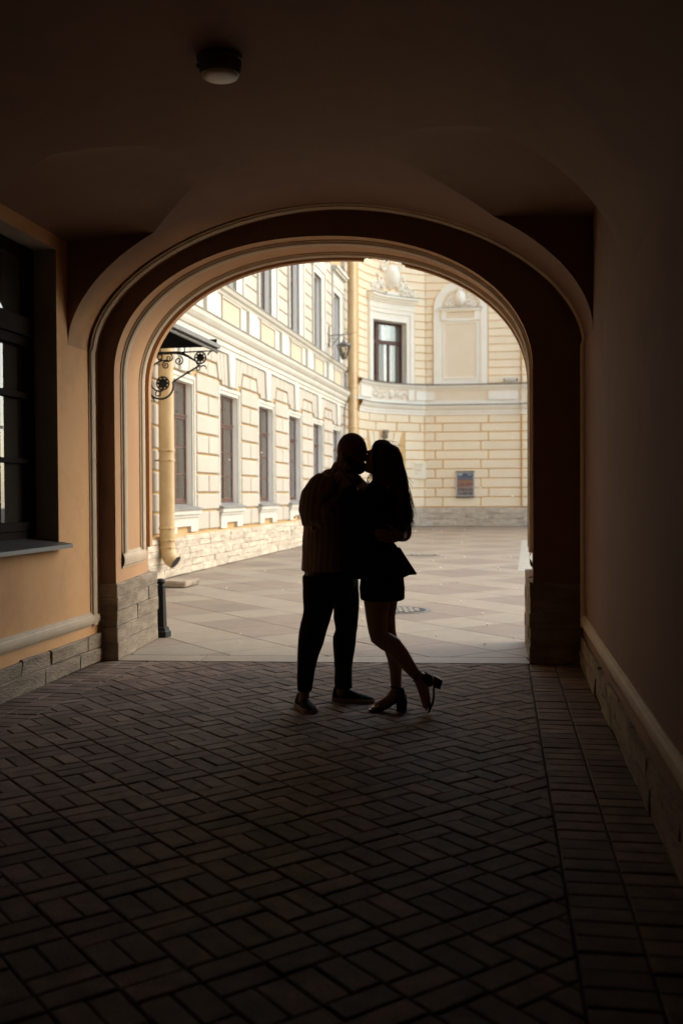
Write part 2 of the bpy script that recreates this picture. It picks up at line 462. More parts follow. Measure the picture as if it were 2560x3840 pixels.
# outer plaster lip, broken away near the crown
jr = random.Random(3)
lip = MB()
for k in range(NA - 1):
    uc = .5 * (A_EX[k][0] + A_EX[k + 1][0])
    top = 3.3 < A_EX[k][1]
    if (top and .33 < uc < .70) or A_EX[k][1] < .68 or A_EX[k + 1][1] < .68: continue
    j = [0, 0]
    ks = (k, k + 1)
    P = []
    for kk in ks:
        P.append([soff(kk, 1.13, 0.0), soff(kk, 1.13, .045), soff(kk, DEP, .045), soff(kk, DEP, 0.0)])
    lip.grid(P)
lip.build('arch_lip', M['plaster'], passage, smooth=30, merge=.0005)
brk = MB()
for i in range(26):      # ragged broken edge of the lip
    u = .26 + i * .02
    k = min(range(NA), key=lambda q: abs(A_EX[q][0] - u) + (9 if A_EX[q][1] < 3.3 else 0))
    hh = jr.uniform(.0, .012) if .33 < u < .70 else .045
    t_ = np.array(A_EX[k]); 
    brk.ball(P2(u, 1.19 + jr.uniform(-.03, .03), t_[1] - hh * .4), jr.uniform(.012, .024), jr.uniform(.02, .05), jr.uniform(.008, .018), 6, 4)
brk.build('broken_plaster', mat('bare_mortar', (.20, .16, .125), .95, var=(.12, .095, .075), vscale=30), passage)

# --- white mouldings
MP = [(-.5, 0), (-.5, .10), (-.40, .14), (-.34, .30), (-.16, .40), (.05, .42), (.22, .36), (.31, .22), (.36, .22), (.40, .12), (.5, .10), (.5, 0)]
def moulding_on_soffit(nc, wdt, ks, name='moulding'):
    m_ = MB()
    m_.grid([[soff(k, nc + a_ * wdt, b_ * wdt * .62) for a_, b_ in MP] for k in ks])
    return m_.build(name, M['moulding'], passage, smooth=30)
kb = [k for k in range(NA) if A_IN[k][1] > .80]
moulding_on_soffit(.275, .15, kb)
moulding_on_soffit(.985, .15, kb)
def rail(side):
    m_ = MB()
    k = 3 if side < 0 else NA - 4
    cols = []
    for n in (.20, 1.06):
        t = n / DEP; u = (A_IN[k][0] * (1 - t) + A_EX[k][0] * t)
        cols.append([P2(u - side * b_ * .15 * .45, n, .845 + a_ * .15) for a_, b_ in MP])
    m_.grid(cols); return m_.build('moulding', M['moulding'], passage, smooth=30)
rail(-1); rail(1)
# frame moulding on tunnel wall + vault near the portal, and along the foot of the walls
A_T = arch(.152, 2.025, 2.6, 3.768, 1.85)
NT_ = len(A_T)
def tun(k, n, h):
    k0, k1 = max(0, k - 1), min(NT_ - 1, k + 1)
    d = np.array(A_T[k1]) - np.array(A_T[k0]); d /= np.linalg.norm(d)
    u, z = np.array(A_T[k]) + np.array([d[1], -d[0]]) * h
    x, y, _ = P2(u, n, z)
    # keep exactly on the tunnel profile (the portal plane is slightly skewed)
    if z < 2.6:
        x = (XL + h) if k < NT_ / 2 else (XR - h)
    return (x, y, z)
m_ = MB()
m_.grid([[tun(k, -.15 + a_ * .115, b_ * .075) for a_, b_ in MP] for k in range(NT_) if A_T[k][1] > .30])
m_.build('moulding', M['moulding'], passage, smooth=30)
for fx, s_, ye in ((XL, 1, 7.97), (XR, -1, 8.24)):
    m_ = MB()
    m_.grid([[(fx + s_ * b_ * .075, y, .378 + a_ * .115) for a_, b_ in MP] for y in (-6.9, 0, 3, 5, 6, 7, ye)])
    m_.build('moulding', M['moulding'], passage, smooth=30)

# --- stone plinths: every stone a piece of its own
def cbox(x0, x1, y0, y1, z0, z1, c=.012, jit=0.0, rg=None):
    """chamfered box, 44 triangles, optional jitter"""
    vs_, idx, fs = [], {}, []
    X, Y, Z = (x0, x1), (y0, y1), (z0, z1)
    for i in (0, 1):
        for j in (0, 1):
            for k in (0, 1):
                sx, sy, sz = (1 - 2 * i) * c, (1 - 2 * j) * c, (1 - 2 * k) * c
                for a_, (dx, dy, dz) in enumerate(((0, sy, sz), (sx, 0, sz), (sx, sy, 0))):
                    jx = [(rg.uniform(-jit, jit) if jit else 0) for _ in range(3)]
                    idx[(i, j, k, a_)] = len(vs_); vs_.append((X[i] + dx + jx[0], Y[j] + dy + jx[1], Z[k] + dz + jx[2]))
    I = idx
    for i in (0, 1): fs.append((I[i, 0, 0, 0], I[i, 1, 0, 0], I[i, 1, 1, 0], I[i, 0, 1, 0]))
    for j in (0, 1): fs.append((I[0, j, 0, 1], I[1, j, 0, 1], I[1, j, 1, 1], I[0, j, 1, 1]))
    for k in (0, 1): fs.append((I[0, 0, k, 2], I[1, 0, k, 2], I[1, 1, k, 2], I[0, 1, k, 2]))
    for i in (0, 1):
        for j in (0, 1): fs.append((I[i, j, 0, 0], I[i, j, 1, 0], I[i, j, 1, 1], I[i, j, 0, 1]))
        for k in (0, 1): fs.append((I[i, 0, k, 0], I[i, 1, k, 0], I[i, 1, k, 2], I[i, 0, k, 2]))
    for j in (0, 1):
        for k in (0, 1): fs.append((I[0, j, k, 1], I[1, j, k, 1], I[1, j, k, 2], I[0, j, k, 2]))
    for i in (0, 1):
        for j in (0, 1):
            for k in (0, 1): fs.append((I[i, j, k, 0], I[i, j, k, 1], I[i, j, k, 2]))
    return vs_, fs
pr = random.Random(11)
def plinth_run(parent, f, length, courses, proud, t0=0.0, lmin=.28, lmax=.62, depth=.12, m='limestone', c=.012, jit=.006, ragged=.012, gap=.0015):
    """stones in courses along a run; f(s, d, z) maps run length / proudness / height to local space"""
    for ci, (z0, z1) in enumerate(courses):
        s_ = t0
        first = True
        while s_ < t0 + length - .02:
            l_ = pr.uniform(lmin, lmax) * (.6 if first and ci % 2 else 1)
            first = False
            e = min(s_ + l_, t0 + length)
            if t0 + length - e < lmin * .5: e = t0 + length
            p_ = proud + pr.uniform(-.006, .006)
            top = z1 + (pr.uniform(-ragged, ragged) if ci == len(courses) - 1 else 0)
            v_, f_ = cbox(s_ + gap, e - gap, -depth, p_, z0 + gap, top - gap, c, jit, pr)
            b_ = MB(); b_.add([f(*q) for q in v_], f_)
            b_.build('stone', M[m], parent)
            s_ = e
# left and right wall plinths
for fx, s_, ya, yb in ((XL, 1, 5.2, 8.02), (XR, -1, 2.2, 8.33)):
    core = MB(); core.box(min(fx - s_ * .02, fx + s_ * .012), max(fx - s_ * .02, fx + s_ * .012), -7, yb, 0, .215)
    pl = core.build('plinth', M['stone_joint'], passage)
    plinth_run(pl, (lambda a_, d_, z_, fx=fx, s_=s_, ya=ya: (fx + s_ * d_, ya + a_, z_)), yb - ya, [(0, .125), (.125, .235)], .026, lmin=.35, lmax=.8, jit=.007, c=.008)
    lo = MB(); lo.box(min(fx, fx + s_ * .026), max(fx, fx + s_ * .026), -7, ya, 0, .235); lo.build('stone', M['limestone'], pl)
# pier plinths
for side in (-1, 1):
    zt = .665 if side < 0 else .68
    k = 2 if side < 0 else NA - 3
    ui = A_IN[k][0]; ue = ui + (.012 if side < 0 else .092)
    core = MB()
    core.grid([[P2(ui - side * .0 , .01, z), P2(ue, DEP + .01, z), P2(ue + side * .5, DEP + .01, z), P2(ui + side * .5, .01, z)] for z in (0, zt - .02)], closed_v=True)
    pl = core.build('plinth', M['stone_joint'], passage)
    hs = [0, .15, .29, .42, .545, zt]
    cs = list(zip(hs[:-1], hs[1:]))
    pd = .014 if side < 0 else .030
    # jamb side stones (run along the depth, corner stones wrap the front)
    plinth_run(pl, (lambda a_, d_, z_, side=side, ui=ui, ue=ue: P2((ui + (ue - ui) * (a_ + .0) / DEP) - side * d_, a_ - .016, z_)), DEP + .045, cs, pd, lmin=.42, lmax=.75, depth=.16, jit=.003, c=.005)
    wdt = .36
    plinth_run(pl, (lambda a_, d_, z_, side=side, ui=ui: P2(ui + side * (.155 + a_), -d_, z_)), wdt - .1, cs, .016, lmin=.2, lmax=.4, depth=.10, jit=.003, c=.005)

# --- the rest of the passage building: courtyard face with the arch opening, and its bulk above
mb = MB()
box_pts = []
for (u, z) in A_EX:
    if z <= 2.42 and u < 0: box_pts.append((-4.6, z))
    elif z <= 2.42: box_pts.append((24.0, z))
    else:
        t = (u - (-1.78)) / (1.89 + 1.78)
        box_pts.append((-4.6 + 28.6 * min(1, max(0, t)), 11.0))
mb.grid([[P2(u, DEP, z) for u, z in A_EX], [P2(u, DEP, z) for u, z in box_pts]])
mb.build('courtyard_wall', M['bright_render'], passage)
mb = MB()
mb.box(-9, 22, -9, 7.2, 10.4, 11.0)        # roof slab
mb.box(-9, -8.7, -9, 7.0, 0, 10.4); mb.box(21.7, 22, -9, 7.0, 0, 10.4); mb.box(-9, 22, -9.3, -9, 0, 10.4)
mb.build('roof', M['dark_sheet'], passage)
mb = MB(); mb.box(-9, XL - .3, 7.0, 7.3, 0, 10.4); mb.box(XR + .3, 22, 7.0, 7.3, 0, 10.4); mb.box(XL - .3, XR + .3, 7.5, 7.8, 4.3, 10.4)
mb.build('inner_wall', M['panel'], passage)

# --- ceiling lamp: shallow drum with a milky bottom
lamp = thing('ceiling_lamp', 'unlit round drum lamp with milky cover on the vaulted ceiling', 'lamp', T2W(-1.480, 5.225, 3.66), -T_AZ)
mb = MB(); mb.lathe([(.122, .115), (.122, .080), (.117, .076), (.113, .034), (.104, .008), (.098, .005)], seg=28)
mb.build('housing', M['lamp_grey'], lamp, smooth=40)
mb = MB(); mb.lathe([(.098, .007), (.094, -.004), (.066, -.012), (.03, -.016), (.001, -.018)], seg=28)
mb.build('cover', M['milk'], lamp, smooth=60)
for k in range(3):
    mb = MB(); mb.tube([(.117 * math.cos(k * 2.1 - .9), .117 * math.sin(k * 2.1 - .9), .04), (.121 * math.cos(k * 2.1 - .9), .121 * math.sin(k * 2.1 - .9), .07)], .006, 6)
    mb.build('clip', M['grey_iron'], lamp)
# ================================================================== GROUND
def clip_poly(poly, edges):
    """Sutherland-Hodgman; edges = list of (a,b,c) keeping a*x+b*y+c>=0"""
    for a, b, c in edges:
        out = []
        for i in range(len(poly)):
            p, q = poly[i], poly[(i + 1) % len(poly)]
            fp, fq = a * p[0] + b * p[1] + c, a * q[0] + b * q[1] + c
            if fp >= 0: out.append(p)
            if fp * fq < 0:
                t = fp / (fp - fq); out.append((p[0] + t * (q[0] - p[0]), p[1] + t * (q[1] - p[1])))
        poly = out
        if len(poly) < 3: return []
    return poly
def inset(poly, d):
    """shrink a convex ccw polygon"""
    ed = []
    n = len(poly)
    for i in range(n):
        (x0, y0), (x1, y1) = poly[i], poly[(i + 1) % n]
        l_ = math.hypot(x1 - x0, y1 - y0)
        if l_ < 1e-6: continue
        a, b = -(y1 - y0) / l_, (x1 - x0) / l_
        ed.append((a, b, -(a * x0 + b * y0) - d))
    return clip_poly(poly, ed)
def area(poly):
    return .5 * sum(poly[i][0] * poly[(i + 1) % len(poly)][1] - poly[(i + 1) % len(poly)][0] * poly[i][1] for i in range(len(poly)))
def prism(poly, zb, zt, ch, org=(0, 0), tilt=(0, 0)):
    """paver: sides, chamfer and top of a convex polygon"""
    inn = inset(poly, ch)
    if len(inn) != len(poly): inn = poly; 
    n = len(poly)
    v_ = [(x - org[0], y - org[1], zb) for x, y in poly] + [(x - org[0], y - org[1], zt - ch * .7 + tilt[0] * (x - org[0]) + tilt[1] * (y - org[1])) for x, y in poly] + [(x - org[0], y - org[1], zt + tilt[0] * (x - org[0]) + tilt[1] * (y - org[1])) for x, y in inn]
    f_ = []
    for i in range(n):
        j = (i + 1) % n
        f_ += [(i, j, n + j, n + i), (n + i, n + j, 2 * n + j, 2 * n + i)]
    f_.append(tuple(range(2 * n, 3 * n)))
    return v_, f_

ground = MB()
ground.add([(-60, -30, -.06), (70, -30, -.06), (70, 90, -.06), (-60, 90, -.06)], [(0, 1, 2, 3)])
tag(ground.build('ground', mat('bedding_sand', (.20, .165, .125), .95, var=(.14, .115, .09), vscale=3)), kind='structure')

# --- clinker pavement inside the passage (basket weave at 45 degrees, straight courses along the walls)
fl = MB()
fl.quad(T2W(XL - .01, -6.9, -.022), T2W(XR + .01, -6.9, -.022), T2W(XR + .01, 8.6, -.022), T2W(XL - .01, 8.0, -.022))
pave = tag(fl.build('brick_pavement', M['mortar']), kind='structure')
pavers = []          # (polygon in world xy)
GAP = .0026
BL = .21
c45 = math.sqrt(.5)
FX0, FX1 = -2.95, .23
strip_line = (-PN[0], -PN[1], PN[0] * PM[0] + PN[1] * PM[1] - .0)   # keep n <= 0
rect_field = [(1, 0, -FX0 - GAP), (-1, 0, FX1 - GAP), (0, 1, -1.2), (strip_line[0], strip_line[1], strip_line[2] - .012)]
wv = random.Random(19)
for i in range(-34, 62):
    # strips between the long joints: two bricks along the strip, then two (now and then three) across it
    b = -34 * BL + (0 if i % 2 else BL) + wv.uniform(-.01, .01)
    along = True
    while b < 62 * BL:
        a0, a1 = i * BL, (i + 1) * BL
        if along:
            qs = [(a0, a0 + BL / 2, b, b + BL), (a0 + BL / 2, a1, b, b + BL)]; b += BL
        else:
            n_ = 3 if wv.random() < .10 else 2
            qs = [(a0, a1, b + k * BL / 2, b + (k + 1) * BL / 2) for k in range(n_)]; b += n_ * BL / 2
        along = not along
        for q in qs:
            pl_ = [(q[0], q[2]), (q[1], q[2]), (q[1], q[3]), (q[0], q[3])]
            pl_ = [((a - c) * c45 - 1.30, (a + c) * c45 + 1.13) for a, c in pl_]
            cx_ = sum(p[0] for p in pl_) / 4; cy_ = sum(p[1] for p in pl_) / 4
            if not (FX0 - .2 < cx_ < FX1 + .2 and 1.0 < cy_ < 9): continue
            pl_ = inset(clip_poly(pl_, rect_field), GAP)
            if len(pl_) >= 3 and area(pl_) > .0009: pavers.append(pl_)
# straight courses
bw = .113
for x0, x1, yend in ((.23, .44, 8.335), (.44, .652, 8.335), (-3.155, -2.95, 8.05), (-3.35, -3.155, 8.05)):
    y = yend - .012
    off = 0 if x0 in (.23, -3.155) else .0
    while y > 1.2:
        ye = yend - .012 if y > yend - .05 else y
        pl_ = [(x0 + GAP, y - bw + GAP), (x1 - GAP, y - bw + GAP), (x1 - GAP, y - GAP), (x0 + GAP, y - GAP)]
        pl_ = clip_poly(pl_, [(strip_line[0], strip_line[1], strip_line[2] - .014)])
        if len(pl_) >= 3 and area(pl_) > .0009: pavers.append(pl_)
        y -= bw
def in_view(x, y, mx=1.04):
    """is the ground point (world) in the photograph's frame?"""
    d = Vector((x, y, -CAM_H)); dz = d.dot(_F)
    if dz < .3: return 0
    px, py = 3733 * d.dot(_Rc) / dz, 3733 * d.dot(_Uc) / dz
    if abs(px) > 1280 * mx or abs(py) > 1920 * mx: return 0
    return 1 / dz ** 3
br = random.Random(5)
scored = []
for pl_ in pavers:
    cx_ = sum(p[0] for p in pl_) / len(pl_); cy_ = sum(p[1] for p in pl_) / len(pl_)
    X, Y, _ = T2W(cx_, cy_)
    scored.append((in_view(X, Y) * area(pl_), pl_, (cx_, cy_)))
scored.sort(key=lambda q: -q[0])
ca, sa_ = math.cos(-T_AZ), math.sin(-T_AZ)
rest = MB()
cache = {}
def paver_geo(pl_, org, zt, tilt):
    return prism(pl_, -.03, zt, .006, org, tilt)
for n_, (s_, pl_, c_) in enumerate(scored):
    zt = br.uniform(-.0025, .0025); tilt = (br.uniform(-.012, .012), br.uniform(-.012, .012))
    if n_ < 300 and s_ > 0:
        key = tuple(round(v - c_[i % 2], 3) for p in pl_ for i, v in enumerate(p))
        if key not in cache:
            m_ = MB(); v_, f_ = paver_geo(pl_, c_, 0, (0, 0)); m_.add(v_, f_); cache[key] = m_.mesh('brick', M['brick'])
        o = obj('brick', cache[key], pave)
        X, Y, _ = T2W(*c_)
        o.location = (X, Y, zt); o.rotation_euler = (tilt[1], -tilt[0], -T_AZ)
    else:
        v_, f_ = paver_geo(pl_, c_, zt, tilt)
        rest.add([T2W(x + c_[0], y + c_[1], z) for x, y, z in v_], f_)
# each joined brick keeps its own shade through a face attribute
rm = rest.mesh('bricks', None)
M['brick_far'] = M['brick'].copy(); M['brick_far'].name = 'clinker_brick_field'
nt = M['brick_far'].node_tree
for n_ in list(nt.nodes):
    if n_.type == 'OBJECT_INFO':
        at_ = nt.nodes.new('ShaderNodeAttribute'); at_.attribute_name = 'shade'
        for l_ in list(nt.links):
            if l_.from_node == n_: nt.links.new(at_.outputs['Fac'], l_.to_socket)
rm.materials.append(M['brick_far'])
def shade_attr(me, seed=1):
    """one random value per connected piece"""
    par = list(range(len(me.vertices)))
    def find(a):
        while par[a] != a: par[a] = par[par[a]]; a = par[a]
        return a
    for p in me.polygons:
        vs_ = p.vertices; r0 = find(vs_[0])
        for v in vs_[1:]: par[find(v)] = r0
    rr = random.Random(seed); val = {}
    a = me.attributes.new('shade', 'FLOAT', 'POINT')
    a.data.foreach_set('value', [val.setdefault(find(i), rr.random()) for i in range(len(par))])
shade_attr(rm)
tag(obj('bricks', rm, pave), kind='stuff')

# --- granite threshold strip and slabs of the courtyard
G_AZ = R(10.6)
def G2W(x, y, z=0.0):
    return (x * math.cos(G_AZ) + y * math.sin(G_AZ), -x * math.sin(G_AZ) + y * math.cos(G_AZ), z)
yard = MB()
yard.add([(-8, 7.0, -.03), (30, 7.0, -.03), (30, 46, -.03), (-4, 46, -.03)], [(0, 1, 2, 3)])
yard = tag(yard.build('courtyard_ground', mat('slab_joint', (.13, .10, .078), .95, var=(.09, .07, .055), vscale=5)), kind='structure')
us = [-1.74, -1.02, -.15, .755, 1.75]
for a, b in zip(us[:-1], us[1:]):
    q = [P2(a + .003, .004)[:2], P2(b - .003, .004)[:2], P2(b - .003, .296)[:2], P2(a + .003, .296)[:2]]
    v_, f_ = prism(q, -.05, .001, .003)
    m_ = MB(); m_.add([T2W(*p) for p in v_], f_); m_.build('threshold_slab', M['granite_light'], yard)
TS = .68
pn_w = Vector(P2W(0, 1)) - Vector(P2W(0, 0)); p0_w = Vector(P2W(0, .302))
front = (pn_w.x, pn_w.y, -(pn_w.x * p0_w.x + pn_w.y * p0_w.y))
# left building foot line (lateral -5.94) and far building line
lat = (math.cos(G_AZ), -math.sin(G_AZ), 5.93)
far = (-.1157, -.9933, 42.0 * .9933 + 3.6 * .1157 + .05)
S_AZ = R(-34)
slabs = []
for i in range(-70, 75):
    for j in range(-70, 75):
        e1 = (math.sin(S_AZ), math.cos(S_AZ)); e2 = (math.cos(S_AZ), -math.sin(S_AZ))
        off = (i % 2) * .5 * TS * 0
        def W(a, b): return (a * e2[0] + b * e1[0] - 2.02, a * e2[1] + b * e1[1] + 9.03)
        q = [W(i * TS, j * TS), W((i + 1) * TS, j * TS), W((i + 1) * TS, (j + 1) * TS), W(i * TS, (j + 1) * TS)]
        cx_ = sum(p[0] for p in q) / 4; cy_ = sum(p[1] for p in q) / 4
        if not (-8 < cx_ < 26 and 8 < cy_ < 44): continue
        q = inset(clip_poly(q, [front, lat, far]), .005)
        if len(q) < 3 or area(q) < .004: continue
        light = (i % 3 == 1) or (j % 3 == 2)
        slabs.append((in_view(cx_, cy_, 1.0) * area(q), q, (cx_, cy_), light))
# the pale strip of bigger slabs to the right
slabs.sort(key=lambda q: -q[0])
fm = {True: MB(), False: MB()}
def pale_strip(x, y):
    l_ = x * math.cos(G_AZ) - y * math.sin(G_AZ); s_ = x * math.sin(G_AZ) + y * math.cos(G_AZ)
    return -.05 < l_ < 2.2 and 18.2 < s_ < 29.9
for n_, (s_, q, c_, light) in enumerate(slabs):
    q = [p for p in q]
    if pale_strip(*c_): continue
    zt = br.uniform(-.001, .001)
    v_, f_ = prism(q, -.05, zt, .004)
    if n_ < 300 and s_ > 0:
        m_ = MB(); m_.add(v_, f_); m_.build('slab', M['granite_light' if light else 'granite_dark'], yard)
    else: fm[light].add(v_, f_)
for light in (True, False):
    nm = 'granite_light' if light else 'granite_dark'
    mm = M[nm].copy(); mm.name = nm + '_field'
    for n2 in list(mm.node_tree.nodes):
        if n2.type == 'OBJECT_INFO':
            at_ = mm.node_tree.nodes.new('ShaderNodeAttribute'); at_.attribute_name = 'shade'
            for l_ in list(mm.node_tree.links):
                if l_.from_node == n2: mm.node_tree.links.new(at_.outputs['Fac'], l_.to_socket)
    me = fm[light].mesh('slabs', mm); shade_attr(me, 2)
    tag(obj('slabs', me, yard), kind='stuff')
M['pale_slab'] = mat('pale_concrete', (.315, .285, .24), .6, var=(.29, .262, .22), vscale=1.5, bump=.001, bscale=80, fine=.05, rand=.03)
for k in range(6):
    for r_ in range(2):
        q = [G2W(-.19 + r_ * 1.3 + .004, 18.0 + k * 2.0 + .004)[:2], G2W(-.19 + (r_ + 1) * 1.3 - .004, 18.0 + k * 2.0 + .004)[:2], G2W(-.19 + (r_ + 1) * 1.3 - .004, 18.0 + (k + 1) * 2.0 - .004)[:2], G2W(-.19 + r_ * 1.3 + .004, 18.0 + (k + 1) * 2.0 - .004)[:2]]
        v_, f_ = prism(q, -.05, .006, .003); m_ = MB(); m_.add(v_, f_); m_.build('concrete_slab', M['pale_slab'], yard)
# ================================================================== LEFT WING OF THE COURTYARD -- frame turned 10.6 degrees
left = thing('courtyard_wing', 'cream and ochre rusticated wing with tall brown windows on the left of the courtyard', 'building', (0, 0, 0), -G_AZ)
LX = -6.05                     # face of the blocks
JX = LX - .045                 # face of the joints
S0, S1 = 9.3, 34.3
PER = 2.945
def wall_yz(name, parent, fx, ys, zs, hole, m, depth=None):
    m_ = MB()
    for i in range(len(ys) - 1):
        for j in range(len(zs) - 1):
            if hole(.5 * (ys[i] + ys[i + 1]), .5 * (zs[j] + zs[j + 1])): continue
            m_.quad((fx, ys[i], zs[j]), (fx, ys[i + 1], zs[j]), (fx, ys[i + 1], zs[j + 1]), (fx, ys[i], zs[j + 1]))
    return m_.build(name, m, parent)
wins = [19.13 + PER * k for k in range(-3, 5)]          # left edges of the lower window bays
WW = 1.58
uw = [22.02 + PER * k for k in range(-4, 5)]            # upper bays
UW = 1.86
low_open = [(s + .16, s + WW - .16) for s in wins]
up_open = [(s + .20, s + 1.26) for s in uw if s + UW < S1]
zs_w = [.0, 1.18, 3.44, 4.28, 5.62, 7.80, 14.0]
ys_w = sorted(set([S0, S1] + [y for ab in low_open + up_open for y in ab]))
def is_hole(y, z):
    if 1.18 < z < 3.44: return any(a < y < b for a, b in low_open)
    if 5.62 < z < 7.80: return any(a < y < b for a, b in up_open)
    return False
wall = wall_yz('wall', left, JX, ys_w, zs_w, is_hole, M['joint'])
def fblock(parent, s0, s1, z0, z1, m='block', d0=JX, d1=LX, ch=.016, name='stone', shape=None):
    """rusticated block: chamfered front, sides; shape = 4 corner polygon (s,z) counter-clockwise"""
    P = shape or [(s0, z0), (s1, z0), (s1, z1), (s0, z1)]
    I = inset(P, ch)
    if len(I) != 4: return
    v_ = [(d0 - .01, s_, z) for s_, z in P] + [(d1 - ch * .8, s_, z) for s_, z in P] + [(d1, s_, z) for s_, z in I]
    f_ = []
    for i in range(4):
        j = (i + 1) % 4; f_ += [(i, j, 4 + j, 4 + i), (4 + i, 4 + j, 8 + j, 8 + i)]
    f_.append((8, 9, 10, 11))
    m_ = MB(); m_.add(v_, f_); return m_.build(name, M[m], parent)
rowsL = [(.72, 1.095), (1.095, 1.43), (1.43, 1.795), (1.795, 2.165), (2.165, 2.545), (2.545, 2.925), (2.925, 3.31), (3.31, 3.685)]
JW = .022
piers = [(wins[i] + WW, wins[i + 1]) for i in range(len(wins) - 1)]
piers = [(S0, wins[0])] + piers + [(wins[-1] + WW, min(S1, wins[-1] + PER))]
for a, b in piers:
    if b - a < .2 or b < 12.0: continue
    for r_, (z0, z1) in enumerate(rowsL):
        if r_ % 2 == 0:
            c = .5 * (a + b) + .02
            fblock(wall, a + JW, c - JW, z0 + JW, z1 - JW); fblock(wall, c + JW, b - JW, z0 + JW, z1 - JW)
        else: fblock(wall, a + JW, b - JW, z0 + JW, z1 - JW)
    # narrowing courses between the window fans
    c = .5 * (a + b)
    q = .10
    fblock(wall, 0, 0, 0, 0, shape=[(a + .05 + JW, 3.685 + JW), (c - JW * .6, 3.685 + JW), (c - JW * .6, 3.985 - JW), (a + .05 + q + JW, 3.985 - JW)])
    fblock(wall, 0, 0, 0, 0, shape=[(c + JW * .6, 3.685 + JW), (b - .05 - JW, 3.685 + JW), (b - .05 - q - JW, 3.985 - JW), (c + JW * .6, 3.985 - JW)])
    for k in range(3):
        a2, b2 = a + .10, b - .10; st = (b2 - a2) / 3
        fblock(wall, a2 + k * st + .012, a2 + (k + 1) * st - .012, 3.985 + JW, 4.27)
M['reveal_out'] = mat('pale_reveal', (.90, .88, .83), .8, var=(.86, .83, .77), vscale=2)
def lower_window(s):
    a, b = s + .16, s + WW - .16
    z0, z1 = 1.18, 3.44
    g = JX - .125                         # window plane
    # white surround, reveal
    m_ = MB()
    x0, x1 = JX - .01, JX + .012
    m_.box(x0, x1, s + .005, a, z0 - .02, z1 + .15); m_.box(x0, x1, b, s + WW - .005, z0 - .02, z1 + .15); m_.box(x0, x1, a, b, z1, z1 + .15)
    m_.box(x1, x1 + .02, s + .03, s + .10, z0, z1 + .10); m_.box(x1, x1 + .02, s + WW - .10, s + WW - .03, z0, z1 + .10); m_.box(x1, x1 + .021, s + .03, s + WW - .03, z1 + .075, z1 + .14)
    m_.build('window_surround', M['white'], left)
    m_ = MB()
    for y0, y1, q0, q1 in ((a, a, z0, z1), (b, b, z0, z1)): m_.quad((x1, y0, q0), (g - .05, y0, q0), (g - .05, y1, q1), (x1, y1, q1))
    m_.quad((x1, a, z1), (g - .05, a, z1), (g - .05, b, z1), (x1, b, z1)); m_.quad((x1, a, z0), (g - .05, a, z0), (g - .05, b, z0), (x1, b, z0))
    m_.build('window_reveal', M['reveal_out'], left)
    f = MB(); t = .065
    f.box(g - .03, g + .012, a, a + t, z0 + .06, z1); f.box(g - .03, g + .012, b - t, b, z0 + .06, z1); f.box(g - .03, g + .012, a + t, b - t, z1 - t, z1); f.box(g - .03, g + .012, a + t, b - t, z0 + .06, z0 + .06 + t + .02)
    wd = f.build('window', M['brown_wood'], left)
    c = .5 * (a + b)
    f = MB(); f.box(g - .028, g + .024, a + t, b - t, 2.775, 2.85); f.box(g + .024, g + .05, a + t - .02, b - t + .02, 2.83, 2.855); f.build('transom', M['brown_wood'], wd)
    f = MB(); f.box(g - .027, g + .016, c - .045, c + .045, z0 + .145, 2.774); f.build('mullion', M['brown_wood'], wd)
    f = MB(); f.box(g - .027, g + .013, c - .03, c + .03, 2.852, z1 - t - .001); f.build('mullion', M['brown_wood'], wd)
    for z in (2.27, 1.77):
        for q0, q1 in ((a + t, c - .046), (c + .046, b - t)):
            f = MB(); f.box(g - .02, g + .008, q0, q1, z - .016, z + .016); f.build('glazing_bar', M['brown_wood'], wd)
    for ya, yb in ((a + t + .001, c - .032), (c + .032, b - t - .001)):
        for q0, q1 in ((z0 + .15, 2.774), (2.853, z1 - t - .001)):
            p_ = MB(); p_.box(g - .006, g, ya, yb, q0, q1); p_.build('pane', M['glass'], wd)
    cu_ = MB(); cu_.grid([[(g - .034 + .010 * math.sin(j * 1.7 + s), a + (b - a) * j / 24, z) for j in range(25)] for z in (z0, z1)])
    cu_.build('curtain', M['curtain'], wd, smooth=True)
    # grey sheet sill and white apron with a notch
    q = MB(); y0, y1 = s - .02, s + WW + .03
    pr_ = [(g + .02, z0 + .05), (LX + .10, z0 - .035), (LX + .10, z0 - .06), (g + .02, z0 - .02)]
    q.add([(x, y0, z) for x, z in pr_] + [(x, y1, z) for x, z in pr_], [(i, (i + 1) % 4, 4 + (i + 1) % 4, 4 + i) for i in range(4)] + [(0, 1, 2, 3), (7, 6, 5, 4)])
    q.build('sill', M['sheet'], wd)
    ap = MB(); x1 = LX + .02
    ap.box(JX - .01, x1, s + .02, s + WW - .02, .83, z0 - .19); ap.box(JX - .01, x1, s + .02, s + .42, .72, .83); ap.box(JX - .01, x1, s + WW - .42, s + WW - .02, .72, .83)
    ap.box(JX - .01, x1 + .025, s - .0, s + WW, z0 - .19, z0 - .135); ap.box(JX - .01, x1 + .06, s - .02, s + WW + .02, z0 - .135, z0 - .062)
    ap.build('apron', M['white'], left)
    # keystone and fan
    kx = LX + .05
    c = s + WW / 2
    k_ = MB(); v0 = [(c - .16, 3.60), (c + .16, 3.60), (c + .235, 4.27), (c - .235, 4.27)]
    k_.add([(JX - .01, y, z) for y, z in v0] + [(kx - .02, y, z) for y, z in v0] + [(kx, y, z) for y, z in inset(v0, .02)], [(i, (i + 1) % 4, 4 + (i + 1) % 4, 4 + i) for i in range(4)] + [(4 + i, 4 + (i + 1) % 4, 8 + (i + 1) % 4, 8 + i) for i in range(4)] + [(8, 9, 10, 11)])
    k_.build('keystone', M['white'], left)
